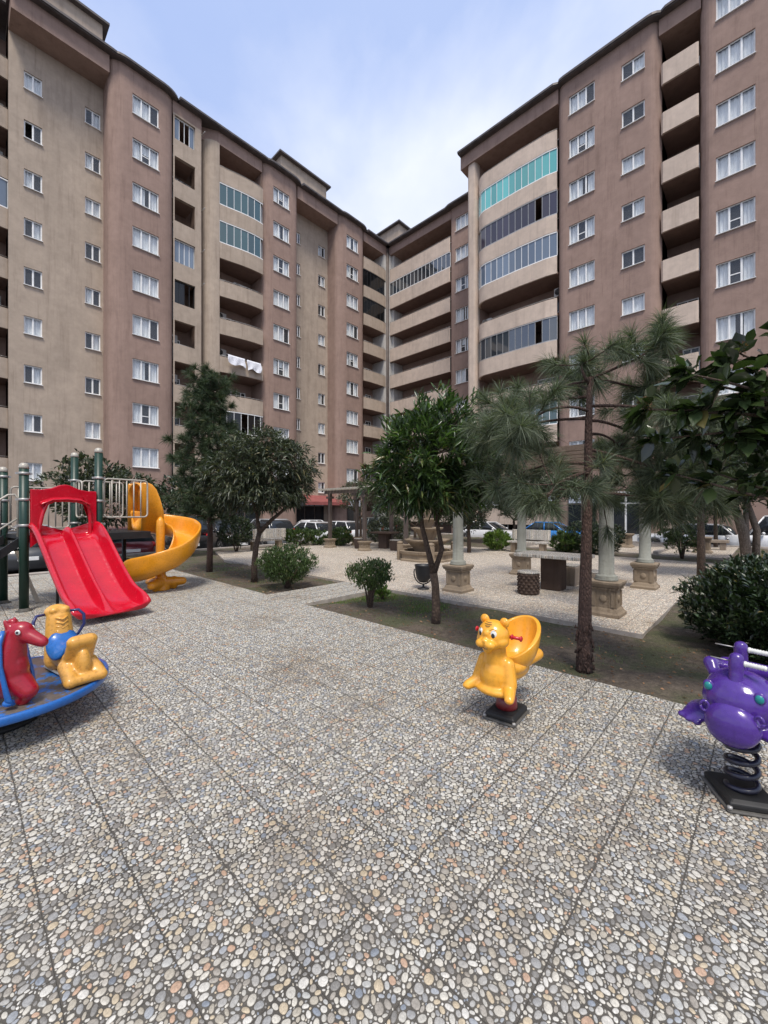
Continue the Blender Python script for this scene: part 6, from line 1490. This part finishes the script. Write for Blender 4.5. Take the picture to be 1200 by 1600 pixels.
# ------------------------------------------------------------------ parked cars
def car(label, col, loc, rz, kind='hatch', rough=None):
    """nose towards +x, 4.3 m long"""
    t = thing('parked_car', label, 'car', loc, rz, 'cars parked along the buildings')
    suv = kind in ('suv', 'van'); H = 1.68 if suv else 1.46; W_ = .88; L = 2.15 if kind != 'sedan' else 2.28
    if kind == 'van': roof = [(-2.1, 1.0), (-2.05, 1.75), (-1.6, 1.92), (.75, 1.92), (1.35, 1.12), (2.1, .98)]
    elif kind == 'suv': roof = [(-2.12, 1.0), (-1.9, 1.55), (-1.5, 1.68), (.1, 1.68), (.9, 1.06), (2.05, .92)]
    elif kind == 'sedan': roof = [(-2.2, .95), (-1.65, 1.02), (-.95, 1.42), (.15, 1.45), (1.0, .98), (2.15, .80)]
    else: roof = [(-2.08, .95), (-1.85, 1.35), (-1.4, 1.47), (.05, 1.48), (.95, 1.0), (2.05, .84)]
    def ztop(x):
        for (x0, z0), (x1, z1) in zip(roof[:-1], roof[1:]):
            if x0 <= x <= x1: return z0+(z1-z0)*(x-x0)/(x1-x0)
        return roof[0][1] if x < roof[0][0] else roof[-1][1]
    belt = lambda x: (1.02 if suv else .93)-.05*max(0, x-.4)/1.5
    wheels = (-1.33, 1.32)
    b = MB(); xs = sorted(set([round(v, 3) for v in np.linspace(-L, L, 37)])); rings = []
    for x in xs:
        e = abs(x)/L; taper = 1-.10*max(0, e-.72)/.28-.10*max(0, e-.92)/.08; w2 = W_*taper
        arch = 0
        for wx in wheels:
            dx = abs(x-wx)
            if dx < .36: arch = max(arch, math.sqrt(.36**2-dx*dx)+.30)
        zb = max(.20+.10*max(0, e-.85)/.15, arch); zt = min(ztop(x), belt(x)); zt = max(zt, zb+.06); zm = (zb+zt)/2
        crown = min(ztop(x), zt+.02)
        rings.append([(x, -w2*.96, zb), (x, -w2*1.01, min(zb+.10, zm)), (x, -w2, zm), (x, -w2*.965, zt-.04), (x, -w2*.90, zt), (x, 0, max(zt, min(crown, zt+.02))), (x, w2*.90, zt), (x, w2*.965, zt-.04), (x, w2, zm), (x, w2*1.01, min(zb+.10, zm)), (x, w2*.96, zb)])
    b.loft(rings, True, True, True); body = b.build('body', col, t)
    def cab(inset, x0s, x1s, m, nm, zlo=None, parent=None):
        c = MB(); rg = []
        xs_ = [x for x in np.linspace(x0s, x1s, 24)]
        for x in xs_:
            zt = ztop(x)+inset; zb = belt(x)-.01
            if zt < zb+.02: zt = zb+.02
            f = (zt-zb)/(H-.93); wb, wt = W_*.90+inset, W_*(.90-.20*min(1, f))+inset
            rg.append([(x, -wb, zb), (x, -(wb+wt)/2-.015, (zb+zt)/2), (x, -wt, zt-.03), (x, -wt+.07, zt), (x, wt-.07, zt), (x, wt, zt-.03), (x, (wb+wt)/2+.015, (zb+zt)/2), (x, wb, zb)])
        c.loft(rg, True, True, True); return c.build(nm, m, parent or t)
    xa = roof[0][0]+.02 if kind != 'sedan' else -1.66; xb = roof[4][0]
    cab(0, xa, xb, M['carglass'], 'windows')
    # roof skin and pillars proud of the glass
    c = MB(); r0, r1 = roof[2][0], roof[3][0]
    for x in np.linspace(r0-.05, r1+.08, 2): pass
    wt = W_*.70+.012
    c.loft([[(x, -wt, z-.035), (x, -wt+.05, z+.006), (x, wt-.05, z+.006), (x, wt, z-.035), (x, wt-.04, z-.05), (x, -wt+.04, z-.05)] for x, z in ((r0-.12, ztop(r0-.12)+.004), (r0+.05, H+.003 if kind != 'van' else 1.925), ((r0+r1)/2, ztop((r0+r1)/2)+.012), (r1, ztop(r1)+.004), (r1+.06, ztop(r1+.06)+.004))], smooth=True)
    for q in (-1, 1):
        for (xp0, xp1) in ((xb-.02, r1+.02), ((r0+r1)/2+.15, (r0+r1)/2+.1), (xa+.08, r0-.06)):
            p0 = Vector((xp0, q*W_*.895, belt(xp0))); p1 = Vector((xp1, q*(W_*.70), ztop(xp1)-.02)); pm = p0.lerp(p1, .5)+Vector((0, q*.02, 0)); c.tube([p0, pm, p1], [.045, .04, .035], 6)
    c.build('roof', col, t)
    for wx in wheels:
        for q in (-1, 1):
            wv = MB(); wv.lathe([(.19, -.10), (.29, -.10), (.315, -.07), (.315, .07), (.29, .10), (.19, .10)], 22); wo = wv.build('wheel', M['tyre'], t, (wx, q*.79, .315), (PI/2, 0, 0))
            rv = MB(); rv.lathe([(.20, -.07), (.20, .085), (.06, .07), (.02, .075)], 22)
            for k in range(5): a = 2*PI*k/5; rv.tube([(.04*math.cos(a), .04*math.sin(a), .088 if q < 0 else -.088), (.18*math.cos(a), .18*math.sin(a), .092 if q < 0 else -.092)], .022, 5)
            rv.build('rim', M['rim'], wo)
    for q in (-1, 1):
        z = .68 if not suv else .80
        l = MB(); l.ell((L-.10, q*.62, z), (.09, .19, .075), 14, 8); l.build('headlight', M['lamp'], t)
        l = MB(); l.ell((-L+.07, q*.70, z+.14), (.07, .13, .11 if not suv else .2), 14, 8); l.build('tail_light', M['redlamp'], t)
        l = MB(); l.ell((.78, q*.95, 1.0 if not suv else 1.1), (.07, .10, .07), 12, 8); l.build('mirror', col, t)
    b = MB(); b.rbox(-L-.015, -L+.05, -.26, .26, .55, .67, .01); b.build('number_plate', M['upvc'], t); b = MB(); b.rbox(L-.05, L+.015, -.26, .26, .40, .51, .01); b.build('number_plate', M['upvc'], t)
    b = MB(); b.rbox(L-.06, L+.008, -.45, .45, .55, .66, .015); b.build('grille', M['black'], t)
    return t
pw = paint('white_car_paint', (.74, .75, .76)); pk = paint('black_car_paint', (.015, .016, .018)); ps = paint('silver_car_paint', (.38, .39, .40)); pg = paint('green_grey_car_paint', (.10, .125, .115))
pb = paint('blue_car_paint', (.02, .22, .62)); pr = paint('dark_red_car_paint', (.16, .012, .02)); pd = paint('dark_grey_car_paint', (.05, .052, .055))
for lab, c_, x, y, rz, kd in (
    ('white hatchback with red tail lights parked behind the dark pergola post', pw, 15.6, 21.4, PI/2, 'hatch'), ('white hatchback parked second from the left in the white pair by the pergola', pw, 18.2, 21.6, PI/2, 'hatch'),
    ('silver off-roader parked left of the white hatchbacks', ps, 13.0, 22.4, PI/2, 'suv'), ('black off-roader with a bright headlight parked behind the back-turned bench', pk, 10.2, 21.8, -PI/2, 'suv'),
    ('dark green grey off-roader parked behind the rounded grey green bush', pg, 21.6, 22.0, PI/2, 'suv'), ('white saloon half hidden behind the green grey off-roader', pw, 20.2, 26.9, 0, 'sedan'),
    ('black van parked right of the left pine trunk', pk, 7.4, 21.0, PI/2, 'van'), ('dark red hatchback parked just left of the left pine trunk', pr, 4.7, 19.9, PI/2, 'hatch'),
    ('dark grey saloon seen beneath the playground deck', pd, 1.6, 19.4, PI/2, 'sedan'), ('black saloon seen between the green posts under the red slide hood', pk, -1.0, 19.6, PI/2, 'sedan'), ('silver saloon parked in the second row behind the dark ones at left', ps, 3.0, 26.6, 0, 'sedan'),
    ('white saloon parked by the shop front right of the fountain', pw, 24.6, 13.6, -PI/2, 'sedan'), ('bright blue saloon parked in front of the right wing', pb, 26.7, 10.2, -PI/2, 'sedan'),
    ('white hatchback between the far terrace and the right wing', pw, 27.0, 3.2, PI/2, 'hatch'), ('white van parked at the far right behind the pale leaning stems', pw, 26.8, -.6, PI/2, 'van')):
    car(lab, c_, (x, y, -.5), rz, kd)
